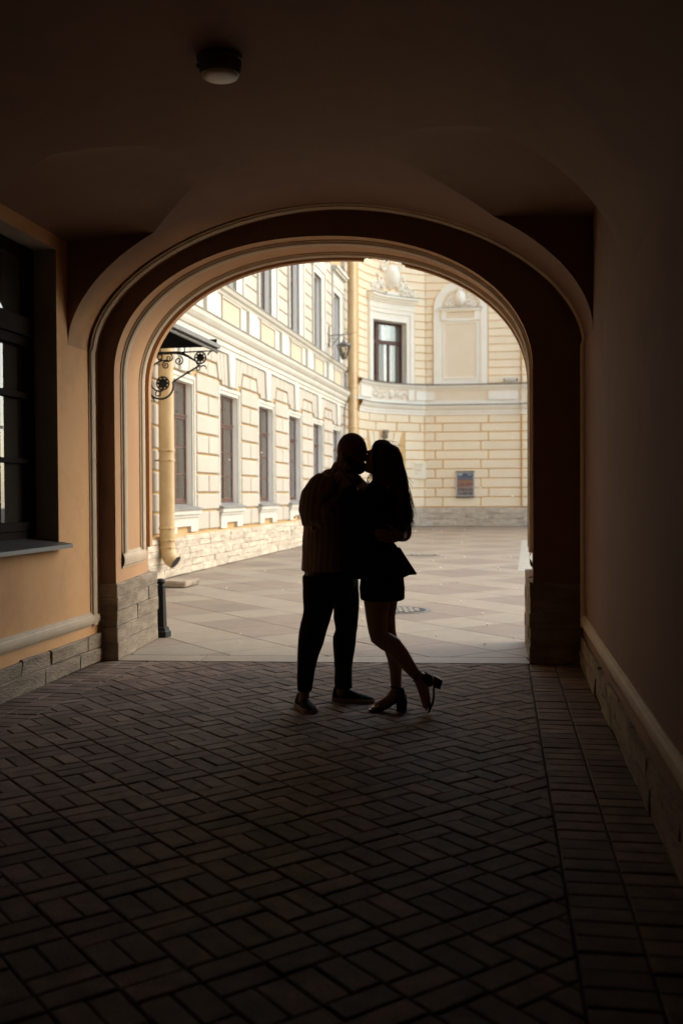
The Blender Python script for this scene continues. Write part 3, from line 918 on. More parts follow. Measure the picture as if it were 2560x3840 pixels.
    for sd_ in (-1, 1):
        for n_ in range(3):
            b0, b1 = .16 + n_ * .205, .16 + (n_ + 1) * .205
            t0, t1 = .235 + n_ * .25, .235 + (n_ + 1) * .25
            zl = 3.615 if n_ < 2 else 3.70
            sh = [(c + sd_ * (b0 + .014), zl), (c + sd_ * (b1 - .014), zl), (c + sd_ * (t1 - .014), 4.26), (c + sd_ * (t0 + .014), 4.26)]
            if sd_ < 0: sh = [sh[1], sh[0], sh[3], sh[2]]
            fblock(wall, 0, 0, 0, 0, shape=sh, ch=.014)
for s in wins:
    if s > 12: lower_window(s)
# entablature: moulded cornice, frieze with panels, sill course
def run(name, prof, m, y0=S0, y1=S1, parent=left):
    """profile (x offset from LX, z) swept along the wall"""
    m_ = MB(); m_.grid([[(LX + d, y, z) for d, z in prof] for y in (y0, y1)]); 
    o = len(m_.v)
    return m_.build(name, m, parent, smooth=False)
run('cornice', [(-.05, 4.27), (.03, 4.27), (.03, 4.36), (.055, 4.37), (.055, 4.46), (.09, 4.48), (.12, 4.54), (.125, 4.60), (.16, 4.63), (.21, 4.70), (.225, 4.775), (.235, 4.78), (-.05, 4.80)], M['white'])
run('flashing', [(-.05, 4.803), (.245, 4.783), (.248, 4.805), (-.05, 4.86)], M['sheet'])
fz = MB(); fz.box(JX - .02, LX + .0, S0, S1, 4.83, 5.44); fz.build('frieze', M['white'], left)
run('sill_course', [(-.05, 5.42), (.03, 5.42), (.05, 5.47), (.10, 5.50), (.13, 5.56), (.14, 5.57), (-.05, 5.60)], M['white'])
run('flashing', [(-.05, 5.603), (.15, 5.573), (.153, 5.592), (-.05, 5.64)], M['sheet'])
for s in uw:
    if s < 11.5 or s + UW > S1: continue
    # raised white tablets under the piers, sunk peach panel under the window
    c = s + .9
    pn = MB(); z0, z1 = 4.94, 5.36
    pn.box(LX + .001, LX + .006, c - .62, c + .62, z0, z1); pn.build('panel', M['panel'], left)
    fr = MB(); fr.box(LX + .0, LX + .03, c - .66, c + .66, z1, z1 + .05); fr.box(LX + .0, LX + .03, c - .66, c + .66, z0 - .05, z0); fr.box(LX, LX + .03, c - .66, c - .62, z0, z1); fr.box(LX, LX + .03, c + .62, c + .66, z0, z1)
    fr.build('panel_frame', M['block'], left)
    tb = MB(); c2 = s + UW + (PER - UW) / 2
    tb.box(LX, LX + .07, c2 - .32, c2 + .32, 4.90, 5.40); tb.build('tablet', M['white'], left)
# upper storey
def upper_window(s):
    a, b = s + .20, s + 1.26
    z0, z1 = 5.62, 7.80
    g = JX - .125
    m_ = MB(); x0, x1 = JX - .01, LX + .02
    m_.box(x0, x1, s + .01, a, z0, z1 + .32); m_.box(x0, x1, b, s + UW - .01, z0, z1 + .32); m_.box(x0, x1, a, b, z1, z1 + .32)
    m_.box(x1, x1 + .03, s + .03, s + .11, z0, z1 + .25); m_.box(x1, x1 + .03, s + UW - .14, s + UW - .03, z0, z1 + .25); m_.box(x1, x1 + .031, s + .03, s + UW - .03, z1 + .20, z1 + .30)
    m_.box(x0, x1 + .03, s + .0, s + UW, z1 + .32, z1 + .62); m_.box(x0, x1 + .13, s - .04, s + UW + .04, z1 + .62, z1 + .70); m_.box(x0, x1 + .18, s - .08, s + UW + .08, z1 + .70, z1 + .78)
    m_.build('window_surround', M['white'], left)
    m_ = MB()
    for y0, y1, q0, q1 in ((a, a, z0, z1), (b, b, z0, z1)): m_.quad((x1, y0, q0), (g - .05, y0, q0), (g - .05, y1, q1), (x1, y1, q1))
    m_.quad((x1, a, z1), (g - .05, a, z1), (g - .05, b, z1), (x1, b, z1)); m_.quad((x1, a, z0), (g - .05, a, z0), (g - .05, b, z0), (x1, b, z0))
    m_.build('window_reveal', M['reveal_out'], left)
    f = MB(); t = .07
    f.box(g - .03, g + .012, a, a + t, z0 + .02, z1); f.box(g - .03, g + .012, b - t, b, z0 + .02, z1); f.box(g - .03, g + .012, a + t, b - t, z1 - t, z1); f.box(g - .03, g + .012, a + t, b - t, z0 + .02, z0 + .10)
    wd = f.build('window', M['brown_wood'], left)
    c = .5 * (a + b)
    f = MB(); f.box(g - .028, g + .024, a + t, b - t, 7.08, 7.17); f.build('transom', M['brown_wood'], wd)
    f = MB(); f.box(g - .027, g + .016, c - .045, c + .045, z0 + .10, 7.079); f.build('mullion', M['brown_wood'], wd)
    for z in (6.18, 6.64):
        for q0, q1 in ((a + t, c - .046), (c + .046, b - t)):
            f = MB(); f.box(g - .02, g + .008, q0, q1, z - .016, z + .016); f.build('glazing_bar', M['brown_wood'], wd)
    for ya, yb in ((a + t + .001, c - .05), (c + .05, b - t - .001)):
        p_ = MB(); p_.box(g - .006, g, ya, yb, z0 + .105, 7.079); p_.build('pane', M['glass'], wd)
    p_ = MB(); p_.box(g - .006, g, a + t + .001, b - t - .001, 7.172, z1 - t - .001); p_.build('pane', M['glass'], wd)
    cu_ = MB(); cu_.grid([[(g - .034 + .010 * math.sin(j * 1.7 + s), a + (b - a) * j / 24, z) for j in range(25)] for z in (z0, z1)])
    cu_.build('curtain', M['curtain'], wd, smooth=True)
for s in uw:
    if s > 15 and s + UW < S1: upper_window(s)
for i, s in enumerate(uw):
    a, b = s + UW, s + PER
    if b < 15.5: continue
    b = min(b, S1)
    for k in range(12):
        z0 = 5.66 + .327 * k
        fblock(wall, a + .008, b - .008, z0 + .012, z0 + .327 - .012, ch=.012)
bulk = MB(); bulk.box(JX - 9, JX - .42, S0, S1, 0, 14); bulk.build('interior', M['dark_room'], left)
bulk = MB(); bulk.box(JX - 9, JX - .001, S0 - .3, S0, 0, 14); bulk.box(JX - 9, JX + .2, S0 - .3, S1, 14, 14.4); bulk.build('roof', M['sheet'], left)
# limestone foot of the wall, course by course
core = MB(); core.box(JX - .02, LX + .055, S0, S1, 0, .66)
pl = core.build('plinth', M['pale_joint'], left)
core = MB(); core.box(JX - .02, LX + .05, S0, S1, .66, .705); core.build('base_band', M['joint'], left)
pr.seed(23)
cs = [(0, .13), (.13, .245), (.245, .36), (.36, .47), (.47, .575), (.575, .675)]
plinth_run(pl, (lambda a_, d_, z_: (LX + .02 + d_, S0 + 2.6 + a_, z_)), S1 - S0 - 2.6, cs, .07, lmin=.38, lmax=1.0, depth=.10, m='plinth', jit=.008, c=.008, gap=.001)
# ================================================================== FAR WING: flat facade that bends round in a hollow corner
_pp = [(-.2, 34.3), (.02, 36.0), (.30, 38.0), (.62, 39.2), (.99, 40.1), (1.51, 40.85), (2.39, 41.55), (3.57, 42.10)]
def _smooth(p, it=3):
    for _ in range(it):
        q = [p[0]]
        for a, b in zip(p[:-1], p[1:]):
            q += [(a[0] * .75 + b[0] * .25, a[1] * .75 + b[1] * .25), (a[0] * .25 + b[0] * .75, a[1] * .25 + b[1] * .75)]
        q.append(p[-1]); p = q
    return p
_pc = np.array(_smooth(_pp))
_sl = np.concatenate([[0], np.cumsum(np.hypot(*np.diff(_pc, axis=0).T))]); _sl -= _sl[-1]      # ends at 0
_fu = np.array([7.86 - 3.57, 41.6 - 42.10]); _fu /= np.linalg.norm(_fu)
F_ROT = math.atan2(_fu[1], _fu[0])
def _wpt(t):
    if t >= 0: return np.array([3.57, 42.10]) + _fu * t, _fu
    x = np.interp(t, _sl, _pc[:, 0]); y = np.interp(t, _sl, _pc[:, 1])
    e = .12
    d = np.array([np.interp(t + e, _sl, _pc[:, 0]) - np.interp(t - e, _sl, _pc[:, 0]), np.interp(t + e, _sl, _pc[:, 1]) - np.interp(t - e, _sl, _pc[:, 1])])
    return np.array([x, y]), d / np.linalg.norm(d)
def Q(t, d, z):
    """run t along the facade, proudness d towards the courtyard, height z -> local space of the wing"""
    p, u_ = _wpt(t)
    p = p + np.array([u_[1], -u_[0]]) * d - np.array([3.57, 42.10])
    c, s = math.cos(-F_ROT), math.sin(-F_ROT)
    return (p[0] * c - p[1] * s, p[0] * s + p[1] * c, z)
T_END = 13.0
far = thing('corner_wing', 'cream stone faced wing bending in a hollow corner at the far end of the courtyard', 'building', (3.57, 42.10, 0), F_ROT)
def steps(t0, t1, st=.22):
    if t0 >= 0: return [t0, t1]
    n = max(1, int(math.ceil((min(t1, 0) - t0) / st)))
    q = [t0 + (min(t1, 0) - t0) * i / n for i in range(n + 1)]
    if t1 > 0: q.append(t1)
    return q
def qbox(m_, t0, t1, d0, d1, z0, z1):
    ts = steps(t0, t1)
    m_.grid([[Q(t, d0, z0), Q(t, d1, z0), Q(t, d1, z1), Q(t, d0, z1)] for t in ts], closed_v=True)
    o = len(m_.v)
    m_.add([Q(ts[0], d0, z0), Q(ts[0], d1, z0), Q(ts[0], d1, z1), Q(ts[0], d0, z1)], [(0, 1, 2, 3)])
    m_.add([Q(ts[-1], d0, z0), Q(ts[-1], d1, z0), Q(ts[-1], d1, z1), Q(ts[-1], d0, z1)], [(3, 2, 1, 0)])
def qrun(name, prof, m, t0, t1, parent=far):
    m_ = MB(); m_.grid([[Q(t, d, z) for d, z in prof] for t in steps(t0, t1)]); return m_.build(name, m, parent)
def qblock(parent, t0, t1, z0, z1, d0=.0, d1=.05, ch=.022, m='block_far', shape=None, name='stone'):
    """rusticated block bent to the facade; shape = quad (t,z)"""
    P = shape or [(t0, z0), (t1, z0), (t1, z1), (t0, z1)]
    m_ = MB()
    lo, hi = P[0], P[1]
    n = 1 if min(p[0] for p in P) >= 0 else max(1, int(math.ceil((max(p[0] for p in P) - min(p[0] for p in P)) / .25)))
    def edge(i_, f_): return (P[i_][0] + (P[1 if i_ == 0 else 2][0] - P[i_][0]) * f_, P[i_][1] + (P[1 if i_ == 0 else 2][1] - P[i_][1]) * f_)
    rows_ = []
    for k in range(n + 1):
        f_ = k / n
        b = (P[0][0] + (P[1][0] - P[0][0]) * f_, P[0][1] + (P[1][1] - P[0][1]) * f_)
        t = (P[3][0] + (P[2][0] - P[3][0]) * f_, P[3][1] + (P[2][1] - P[3][1]) * f_)
        e0 = ch if k == 0 else (-ch if k == n else 0)
        rows_.append((b, t, e0))
    rings = []
    b, t, e0 = rows_[0]
    rings.append([Q(b[0], d0 - .01, b[1]), Q(b[0], d1 - ch * .8, b[1]), Q(t[0], d1 - ch * .8, t[1]), Q(t[0], d0 - .01, t[1])])
    body = []
    for b, t, e0 in rows_:
        body.append([Q(b[0], d0 - .01, b[1]), Q(b[0], d1 - ch * .8, b[1]), Q(b[0] + e0, d1, b[1] + ch), Q(t[0] + e0, d1, t[1] - ch), Q(t[0], d1 - ch * .8, t[1]), Q(t[0], d0 - .01, t[1])])
    m_.grid(body)
    for e in (body[0], body[-1]): m_.add(e, [(0, 1, 2, 3, 4, 5)])
    return m_.build(name, M[m], parent)
# tc(x): run length of a curved-wall point given by its horizontal place
def t_of(X):
    return float(np.interp(X, _pc[:, 0], _sl))
# window on the curve
cw0, cw1 = t_of(1.245), t_of(2.70)            # opening
cs0, cs1 = t_of(1.06), t_of(3.03)             # surround
WZ = (5.96, 8.47)
m_ = MB()
ts = sorted(set([_sl[0]] + [t for t in np.linspace(_sl[0], 0, 60)] + [cw0, cw1, 0, 1.0, T_END]))
for a, b in zip(ts[:-1], ts[1:]):
    for z0, z1 in ((0, WZ[0]), (WZ[0], WZ[1]), (WZ[1], 14)):
        if z0 == WZ[0] and cw0 - 1e-6 <= .5 * (a + b) <= cw1: continue
        m_.quad(Q(a, 0, z0), Q(b, 0, z0), Q(b, 0, z1), Q(a, 0, z1))
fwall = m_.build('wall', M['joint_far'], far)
# pilaster strip at the right
PIL = 3.97
m_ = MB(); qbox(m_, PIL, T_END, -.02, .10, .79, 14); m_.build('pilaster', M['joint_far'], far)
rowsF = [.80, 1.21, 1.595, 2.0, 2.395, 2.785, 3.175, 3.565, 3.945, 4.315, 4.655]
JA, JB = [.39, 2.61], [.70, 2.29]
cA = [t_of(1.11), t_of(1.80), t_of(2.83)]; cB = [t_of(1.38), t_of(2.28), t_of(3.3)]
gz = .02
tl = t_of(.66)
tm = t_of(1.68)                                 # mask keystone axis
def gblock(a, b, z0, z1, d0=0.0, d1=.05):
    if b - a > .12: qblock(fwall, a + gz, b - gz, z0 + gz, z1 - gz, d0, d1)
for r_ in range(10):
    z0, z1 = rowsF[r_], rowsF[r_ + 1]
    js = JA if r_ % 2 == 1 else JB
    cj = cA if r_ % 2 == 1 else cB
    ed = [-.08 + gz * 0] + js + [PIL]
    for a, b in zip(ed[:-1], ed[1:]): gblock(a, b, z0, z1)
    gblock(PIL + .01, PIL + (1.2 if r_ % 2 else 1.8), z0, z1, .10, .15); gblock(PIL + (1.2 if r_ % 2 else 1.8), PIL + 3.2, z0, z1, .10, .15); gblock(PIL + 3.2, PIL + 5.5, z0, z1, .10, .15); gblock(PIL + 5.5, T_END, z0, z1, .10, .15)
    # curve, with the fan over the low opening
    if r_ >= 8:
        ce = [tl] + cj + [-.08]
        for a, b in zip(ce[:-1], ce[1:]): gblock(a, b, z0, z1)
    else:
        wgap = .62 + (0.25 if r_ >= 4 else 0)
        gblock(tl, tm - wgap - .25, z0, z1); gblock(tm + wgap + .3, -.08, z0, z1)
zf0, zf1 = 3.0, 3.92
for k in range(-2, 3):
    b0, b1 = (k - .5) * .30, (k + .5) * .30; q0, q1 = (k - .5) * .42, (k + .5) * .42
    qblock(fwall, 0, 0, 0, 0, shape=[(tm + b0 + .015, zf0), (tm + b1 - .015, zf0), (tm + q1 - .015, zf1), (tm + q0 + .015, zf1)], d1=.06 if k else .12, ch=.02)
# small door under the fan, in the hollow corner
m_ = MB(); qbox(m_, tm - .62, tm + .62, -.0, .012, .0, 2.96); dr = m_.build('door', M['brown_wood'], far)
m_ = MB()
for a in (-.56, .04):
    for z0, z1 in ((.2, .9), (1.0, 2.1), (2.2, 2.8)): qbox(m_, tm + a, tm + a + .52, .012, .03, z0, z1)
m_.build('door_panel', M['brown_wood'], dr)
# carved mask on the keystone
m_ = MB()
zc = 3.80
m_.ball(Q(tm, .17, zc), .13, .10, .19); m_.ball(Q(tm, .27, zc - .02), .035, .05, .05); m_.ball(Q(tm - .09, .20, zc + .12), .09, .07, .08); m_.ball(Q(tm + .09, .20, zc + .12), .09, .07, .08)
m_.ball(Q(tm - .13, .16, zc - .05), .05, .05, .10); m_.ball(Q(tm + .13, .16, zc - .05), .05, .05, .10); m_.ball(Q(tm, .22, zc - .15), .06, .06, .05)
m_.build('carved_mask', mat('weathered_carving', (.34, .27, .18), .9, var=(.18, .13, .08), vscale=12), far, smooth=True)
# entablature
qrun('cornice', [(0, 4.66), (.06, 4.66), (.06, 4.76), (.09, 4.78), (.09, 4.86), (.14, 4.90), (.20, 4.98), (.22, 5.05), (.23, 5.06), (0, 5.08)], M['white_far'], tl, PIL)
qrun('flashing', [(0, 5.083), (.25, 5.063), (.255, 5.09), (0, 5.13)], M['sheet'], tl, PIL)
qrun('cornice', [(.1, 4.66), (.16, 4.66), (.16, 4.76), (.19, 4.78), (.19, 4.86), (.24, 4.90), (.30, 4.98), (.32, 5.05), (.33, 5.06), (.1, 5.08)], M['white_far'], PIL, T_END)
qrun('flashing', [(.1, 5.083), (.35, 5.063), (.355, 5.09), (.1, 5.13)], M['sheet'], PIL, T_END)
m_ = MB(); qbox(m_, tl, T_END, -.01, .04, 5.11, 5.26); m_.build('frieze_band', M['white_far'], far)
m_ = MB(); qbox(m_, tl, t_of(3.05), -.01, .03, 5.262, 5.70); qbox(m_, t_of(3.05), T_END, -.01, .028, 5.262, 5.70); m_.build('frieze', M['panel_far'], far)
m_ = MB(); qbox(m_, PIL, T_END, .05, .125, 5.13, 5.70); m_.build('frieze', M['panel_far'], far)
for a, b, d in ((-.50, .375, .03), (2.61, 3.86, .03)):
    m_ = MB(); qbox(m_, a, b, d, d + .05, 5.29, 5.655); m_.build('tablet', M['white_far'], far)
for a, b in ((2.78, 3.02), (.72, 1.18)):
    m_ = MB(); qbox(m_, t_of(a), t_of(b), .03, .10, 5.262, 5.69); m_.build('bracket', M['white_far'], far)
qrun('sill_course', [(0, 5.70), (.07, 5.70), (.09, 5.76), (.15, 5.80), (.19, 5.88), (.20, 5.90), (0, 5.925)], M['white_far'], tl, PIL)
qrun('flashing', [(0, 5.928), (.22, 5.903), (.225, 5.935), (0, 5.965)], M['sheet'], tl, PIL)
qrun('sill_course', [(.1, 5.70), (.17, 5.70), (.19, 5.76), (.25, 5.80), (.29, 5.88), (.30, 5.90), (.1, 5.925)], M['white_far'], PIL, T_END)
qrun('flashing', [(.1, 5.928), (.32, 5.903), (.325, 5.935), (.1, 5.965)], M['sheet'], PIL, T_END)
# scrollwork helper: a volute made of a tube lying on the facade
def volute(m_, t0, z0, r, turns=1.5, flip=1, d=.06, th=.035, a0=0.0):
    pth, rr = [], []
    n = int(16 * turns)
    for i in range(n + 1):
        a = a0 + flip * 2 * math.pi * turns * i / n
        q = r * (1 - .82 * i / n)
        pth.append(Q(t0 + q * math.cos(a), d, z0 + q * math.sin(a))); rr.append(th * (1 - .45 * i / n))
    m_.tube(pth, rr, 6)
def leafy(m_, t0, z0, r, n, seed, d=.05):
    g = random.Random(seed)
    for k in range(n):
        a = g.uniform(0, 6.28); q = r * g.uniform(.3, 1)
        m_.ball(Q(t0 + q * math.cos(a), d, z0 + q * math.sin(a) * .8), g.uniform(.03, .075), g.uniform(.03, .05), g.uniform(.03, .075), 7, 5)
# carved frieze under the curved window
m_ = MB(); tcx = t_of(2.0)
m_.ball(Q(tcx, .04, 5.48), .17, .07, .19)
for sd_ in (-1, 1):
    volute(m_, tcx + sd_ * .36, 5.50, .15, 1.6, sd_, .05); volute(m_, tcx + sd_ * .68, 5.46, .15, 1.5, -sd_, .05, a0=math.pi)
    volute(m_, tcx + sd_ * .95, 5.50, .12, 1.5, sd_, .05); leafy(m_, tcx + sd_ * .52, 5.40, .16, 5, 3 + sd_); leafy(m_, tcx + sd_ * .85, 5.58, .14, 5, 8 + sd_)
m_.build('carved_frieze', M['white_far'], far, smooth=True)
# curved window: surround, sash, glass, curtain
m_ = MB()
qbox(m_, cs0, cw0, -.01, .10, 5.96, 8.95); qbox(m_, cw1, cs1, -.01, .10, 5.96, 8.95); qbox(m_, cw0, cw1, -.01, .10, 8.47, 8.95)
qbox(m_, cs0 + .03, cs0 + .12, .10, .14, 5.96, 8.85); qbox(m_, cs1 - .20, cs1 - .06, .10, .14, 5.96, 8.85); qbox(m_, cs0 + .03, cs1 - .06, .10, .14, 8.78, 8.90)
qbox(m_, cs0 - .02, cs1 + .02, .0, .14, 8.95, 9.20)
m_.build('window_surround', M['white_far'], far)
m_ = MB(); qbox(m_, cs0 - .05, cs1 + .02, .0, .20, 9.20, 9.28); qbox(m_, cs0 - .08, cs1 + .07, .0, .27, 9.28, 9.38); qbox(m_, cs0 - .12, cs1 + .12, .0, .36, 9.38, 9.47); m_.build('window_hood', M['white_far'], far)
m_ = MB(); qbox(m_, cs0 - .13, cs1 + .13, .0, .38, 9.471, 9.495); m_.build('flashing', M['sheet'], far)
m_ = MB()
G_ = -.32
m_.quad(Q(cw1, .1, 5.96), Q(cw1, G_ - .05, 5.96), Q(cw1, G_ - .05, 8.47), Q(cw1, .1, 8.47)); m_.quad(Q(cw0, .1, 5.96), Q(cw0, G_ - .05, 5.96), Q(cw0, G_ - .05, 8.47), Q(cw0, .1, 8.47))
m_.grid([[Q(t, .1, 8.47), Q(t, G_ - .05, 8.47)] for t in steps(cw0, cw1)]); m_.grid([[Q(t, .1, 5.96), Q(t, G_ - .05, 5.96)] for t in steps(cw0, cw1)])
m_.build('window_reveal', M['reveal_out'], far)
def cwin(m_, t0, t1, z0, z1, d0=G_ - .03, d1=G_ + .03): qbox(m_, t0, t1, d0, d1, z0, z1)
m_ = MB(); cwin(m_, cw0, cw0 + .07, 5.97, 8.46); cwin(m_, cw1 - .09, cw1, 5.97, 8.46); cwin(m_, cw0 + .07, cw1 - .09, 8.38, 8.46); cwin(m_, cw0 + .07, cw1 - .09, 5.97, 6.05)
fw_ = m_.build('window', M['brown_wood'], far)
tmul = t_of(1.68)
m_ = MB(); cwin(m_, tmul - .085, tmul + .085, 6.05, 8.38, G_ - .03, G_ + .06); m_.build('mullion', M['brown_wood'], fw_)
m_ = MB(); cwin(m_, cw0 + .07, cw1 - .09, 7.57, 7.73, G_ - .028, G_ + .05); m_.build('transom', M['brown_wood'], fw_)
t4 = tmul + .06 + (cw1 - .09 - tmul - .06) * .5
m_ = MB(); cwin(m_, t4 - .045, t4 + .045, 6.05, 7.58, G_ - .027, G_ + .04); m_.build('glazing_bar', M['brown_wood'], fw_)
for a, b, z0, z1 in ((cw0 + .071, tmul - .061, 6.051, 7.579), (tmul + .061, t4 - .031, 6.051, 7.579), (t4 + .031, cw1 - .091, 6.051, 7.579), (cw0 + .071, tmul - .061, 7.701, 8.379), (tmul + .061, cw1 - .091, 7.701, 8.379)):
    m_ = MB(); qbox(m_, a, b, G_ - .006, G_, z0, z1); m_.build('pane', M['glass'], fw_)
M['curtain2'] = mat('sheer_curtain', (.50, .44, .34), .9, var=(.16, .12, .08), vscale=2.2, stretch=(5, 5, .25))
m_ = MB(); m_.grid([[Q(cw0 + (cw1 - cw0) * j / 30, G_ - .12 + .02 * math.sin(j * 1.8), z) for j in range(31)] for z in (5.97, 8.46)]); m_.build('curtain', M['curtain2'], fw_, smooth=True)
# cartouche with volutes on the hood
m_ = MB(); tc_ = t_of(2.0)
zb = 9.50
qbox(m_, tc_ - .32, tc_ + .32, .0, .25, zb, zb + .16)
m_.ball(Q(tc_, .14, zb + .78), .36, .18, .50, 16, 10); m_.ball(Q(tc_, .22, zb + .78), .25, .16, .38, 16, 10)
for sd_ in (-1, 1):
    volute(m_, tc_ + sd_ * .42, zb + 1.15, .15, 1.5, sd_, .12, .05); volute(m_, tc_ + sd_ * .44, zb + .42, .17, 1.5, -sd_, .12, .05, a0=math.pi * .5)
    volute(m_, tc_ + sd_ * .80, zb + .42, .20, 1.6, sd_, .08, .05, a0=1.2); volute(m_, tc_ + sd_ * 1.12, zb + .34, .13, 1.5, -sd_, .08, .04); volute(m_, tc_ + sd_ * .68, zb + .16, .15, 1.3, -sd_, .08, .045, a0=2)
    leafy(m_, tc_ + sd_ * .60, zb + .75, .22, 9, 21 + sd_, .08); leafy(m_, tc_ + sd_ * .95, zb + .18, .28, 12, 31 + sd_, .07); leafy(m_, tc_ + sd_ * .3, zb + 1.3, .2, 8, 41 + sd_, .10)
leafy(m_, tc_, zb + 1.42, .22, 10, 51, .12)
m_.build('cartouche', M['white_far'], far, smooth=True)
# blind niche with arched white frame
NCX, NR, NSP = 1.46, 1.12, 9.11
def arch_band(name, r0, r1, d0, d1, m, zb=5.965):
    m_ = MB(); pts = []
    for i in range(5): pts.append((-1, zb + (NSP - zb) * i / 4, None))
    P = []
    seq = [('s', -1, z) for z in np.linspace(zb, NSP, 4)] + [('a', a, 0) for a in np.linspace(math.pi, 0, 33)[1:-1]] + [('s', 1, z) for z in np.linspace(NSP, zb, 4)]
    for k, a, z in seq:
        row = []
        for r_, d_ in ((r0, d0), (r0, d1), (r1, d1), (r1, d0)):
            if k == 's': row.append(Q(NCX + a * r_, d_, z))
            else: row.append(Q(NCX + r_ * math.cos(a), d_, NSP + r_ * math.sin(a)))
        P.append(row)
    m_.grid(P, closed_v=True)
    return m_.build(name, m, far, smooth=30)
arch_band('niche_frame', .86, 1.12, .0, .13, M['white_far'])
arch_band('niche_frame', .80, .87, .0, .09, M['white_far'])
m_ = MB(); qbox(m_, NCX - .80, NCX + .80, -.01, .065, 5.965, 9.05); m_.build('niche_field', M['white_far'], far)
m_ = MB(); P = [Q(NCX + .83 * math.cos(a), .03, NSP + .83 * math.sin(a)) for a in np.linspace(0, math.pi, 25)]; m_.add(P + [Q(NCX, .03, NSP - .01)], [(i, i + 1, 25) for i in range(24)]); m_.build('tympanum', M['panel_far'], far)
m_ = MB(); qbox(m_, NCX - .66, NCX + .66, .066, .070, 6.24, 8.50); m_.build('niche_panel', M['panel_far'], far)
m_ = MB()
for a, b, z0, z1 in ((-.72, -.66, 6.18, 8.56), (.66, .72, 6.18, 8.56), (-.66, .66, 8.50, 8.56), (-.66, .66, 6.18, 6.24)): qbox(m_, NCX + a, NCX + b, .066, .10, z0, z1)
m_.build('panel_frame', M['white_far'], far)
m_ = MB(); qbox(m_, NCX - .92, NCX + .92, .06, .24, 9.05, 9.11); qbox(m_, NCX - .84, NCX + .84, .06, .18, 8.98, 9.05); qbox(m_, NCX - .80, NCX - .58, .06, .16, 8.62, 8.98); qbox(m_, NCX + .58, NCX + .80, .06, .16, 8.62, 8.98); qbox(m_, NCX - .58, NCX + .58, .06, .13, 8.60, 8.70)
m_.build('niche_lintel', M['white_far'], far)
m_ = MB(); qbox(m_, NCX - .58, NCX + .58, .066, .10, 8.74, 8.94); m_.build('lintel_panel', M['panel_far'], far)
m_ = MB(); qbox(m_, NCX - .93, NCX + .93, .06, .25, 9.111, 9.13); m_.build('flashing', M['sheet'], far)
m_ = MB()
m_.ball(Q(NCX, .08, 9.55), .22, .12, .33, 14, 8); m_.ball(Q(NCX, .14, 9.55), .14, .1, .24, 14, 8); leafy(m_, NCX, 9.86, .14, 8, 61, .08)
for sd_ in (-1, 1):
    volute(m_, NCX + sd_ * .33, 9.35, .13, 1.5, sd_, .06, .035); volute(m_, NCX + sd_ * .55, 9.32, .12, 1.5, -sd_, .06, .03); volute(m_, NCX + sd_ * .36, 9.66, .09, 1.4, sd_, .06, .03); leafy(m_, NCX + sd_ * .5, 9.22, .2, 9, 71 + sd_, .05); leafy(m_, NCX + sd_ * .42, 9.52, .14, 6, 81 + sd_, .05)
m_.build('carved_shield', M['white_far'], far, smooth=True)
m_ = MB(); qbox(m_, NCX - .16, NCX + .16, .0, .20, NSP + 1.0, NSP + 1.45); m_.build('keystone', M['white_far'], far)
# upper courses
zu = [5.965 + .3265 * k for k in range(17)]
gz2 = .016
for k in range(16):
    z0, z1 = zu[k], zu[k + 1]
    zm = z1
    # between curved window and corner, corner and niche
    a = cs1 + (.02 if z0 < 8.95 else .16) if z0 < 9.2 else tc_
    hn = NR + .02 if zm < NSP else math.sqrt(max(0.0, (NR + .02) ** 2 - (z0 - NSP) ** 2)) if z0 - NSP < NR else 0
    if a < -.12: qblock(fwall, a + gz2, -.02 - gz2, z0 + gz2, z1 - gz2, ch=.014)
    def slope_end(side):
        """end of a course against the round head of the niche"""
        def x_at(z):
            if z <= NSP: return NR + .02
            q = (NR + .02) ** 2 - (z - NSP) ** 2
            return math.sqrt(q) if q > 0 else 0.0
        return x_at(z0), x_at(z1)
    x0, x1 = slope_end(-1)
    qblock(fwall, 0, 0, 0, 0, shape=[(-.02 + gz2, z0 + gz2), (NCX - x0 - gz2, z0 + gz2), (NCX - x1 - gz2 - (.02 if x1 < x0 else 0), z1 - gz2), (-.02 + gz2, z1 - gz2)], ch=.014)
    qblock(fwall, 0, 0, 0, 0, shape=[(NCX + x0 + gz2, z0 + gz2), (PIL - gz2, z0 + gz2), (PIL - gz2, z1 - gz2), (NCX + x1 + gz2 + (.02 if x1 < x0 else 0), z1 - gz2)], ch=.014)
    for a, b in ((PIL + .01, PIL + 2.0), (PIL + 2.0, PIL + 4.5), (PIL + 4.5, T_END)): qblock(fwall, a + gz2, b - gz2, z0 + gz2, z1 - gz2, d0=.10, d1=.15, ch=.014)
    b = (cs0 - .02 if z0 < 8.95 else cs0 - .16) if z0 < 9.2 else tc_
    if b - tl > .1: qblock(fwall, tl + gz2, b - gz2, z0 + gz2, z1 - gz2, ch=.014)
# quoins of the narrow return by the drainpipe
for k in range(38):
    z0 = .8 + .3265 * k
    qblock(fwall, t_of(.30), t_of(.55), z0 + .03, z0 + .29, ch=.014)
# limestone foot
m_ = MB(); qbox(m_, tl - 1, T_END, -.01, .10, 0, .76); pl = m_.build('plinth', M['pale_joint'], far)
plinth_run(pl, Q, T_END - tl + .2, [(0, .30), (.30, .55), (.55, .78)], .13, t0=tl - .2, lmin=.7, lmax=1.5, depth=.12, m='plinth', jit=.010, c=.010, gap=.002)
m_ = MB(); m_.grid([[Q(t, -.6, z) for z in (0, 14)] for t in steps(_sl[0], T_END)])
m_.build('interior', M['dark_room'], far)
m_ = MB(); m_.grid([[Q(t, .3, 14), Q(t, .3, 14.4), Q(t, -7, 14.4), Q(t, -7, 14)] for t in steps(_sl[0], T_END)])
m_.build('roof', M['sheet'], far)
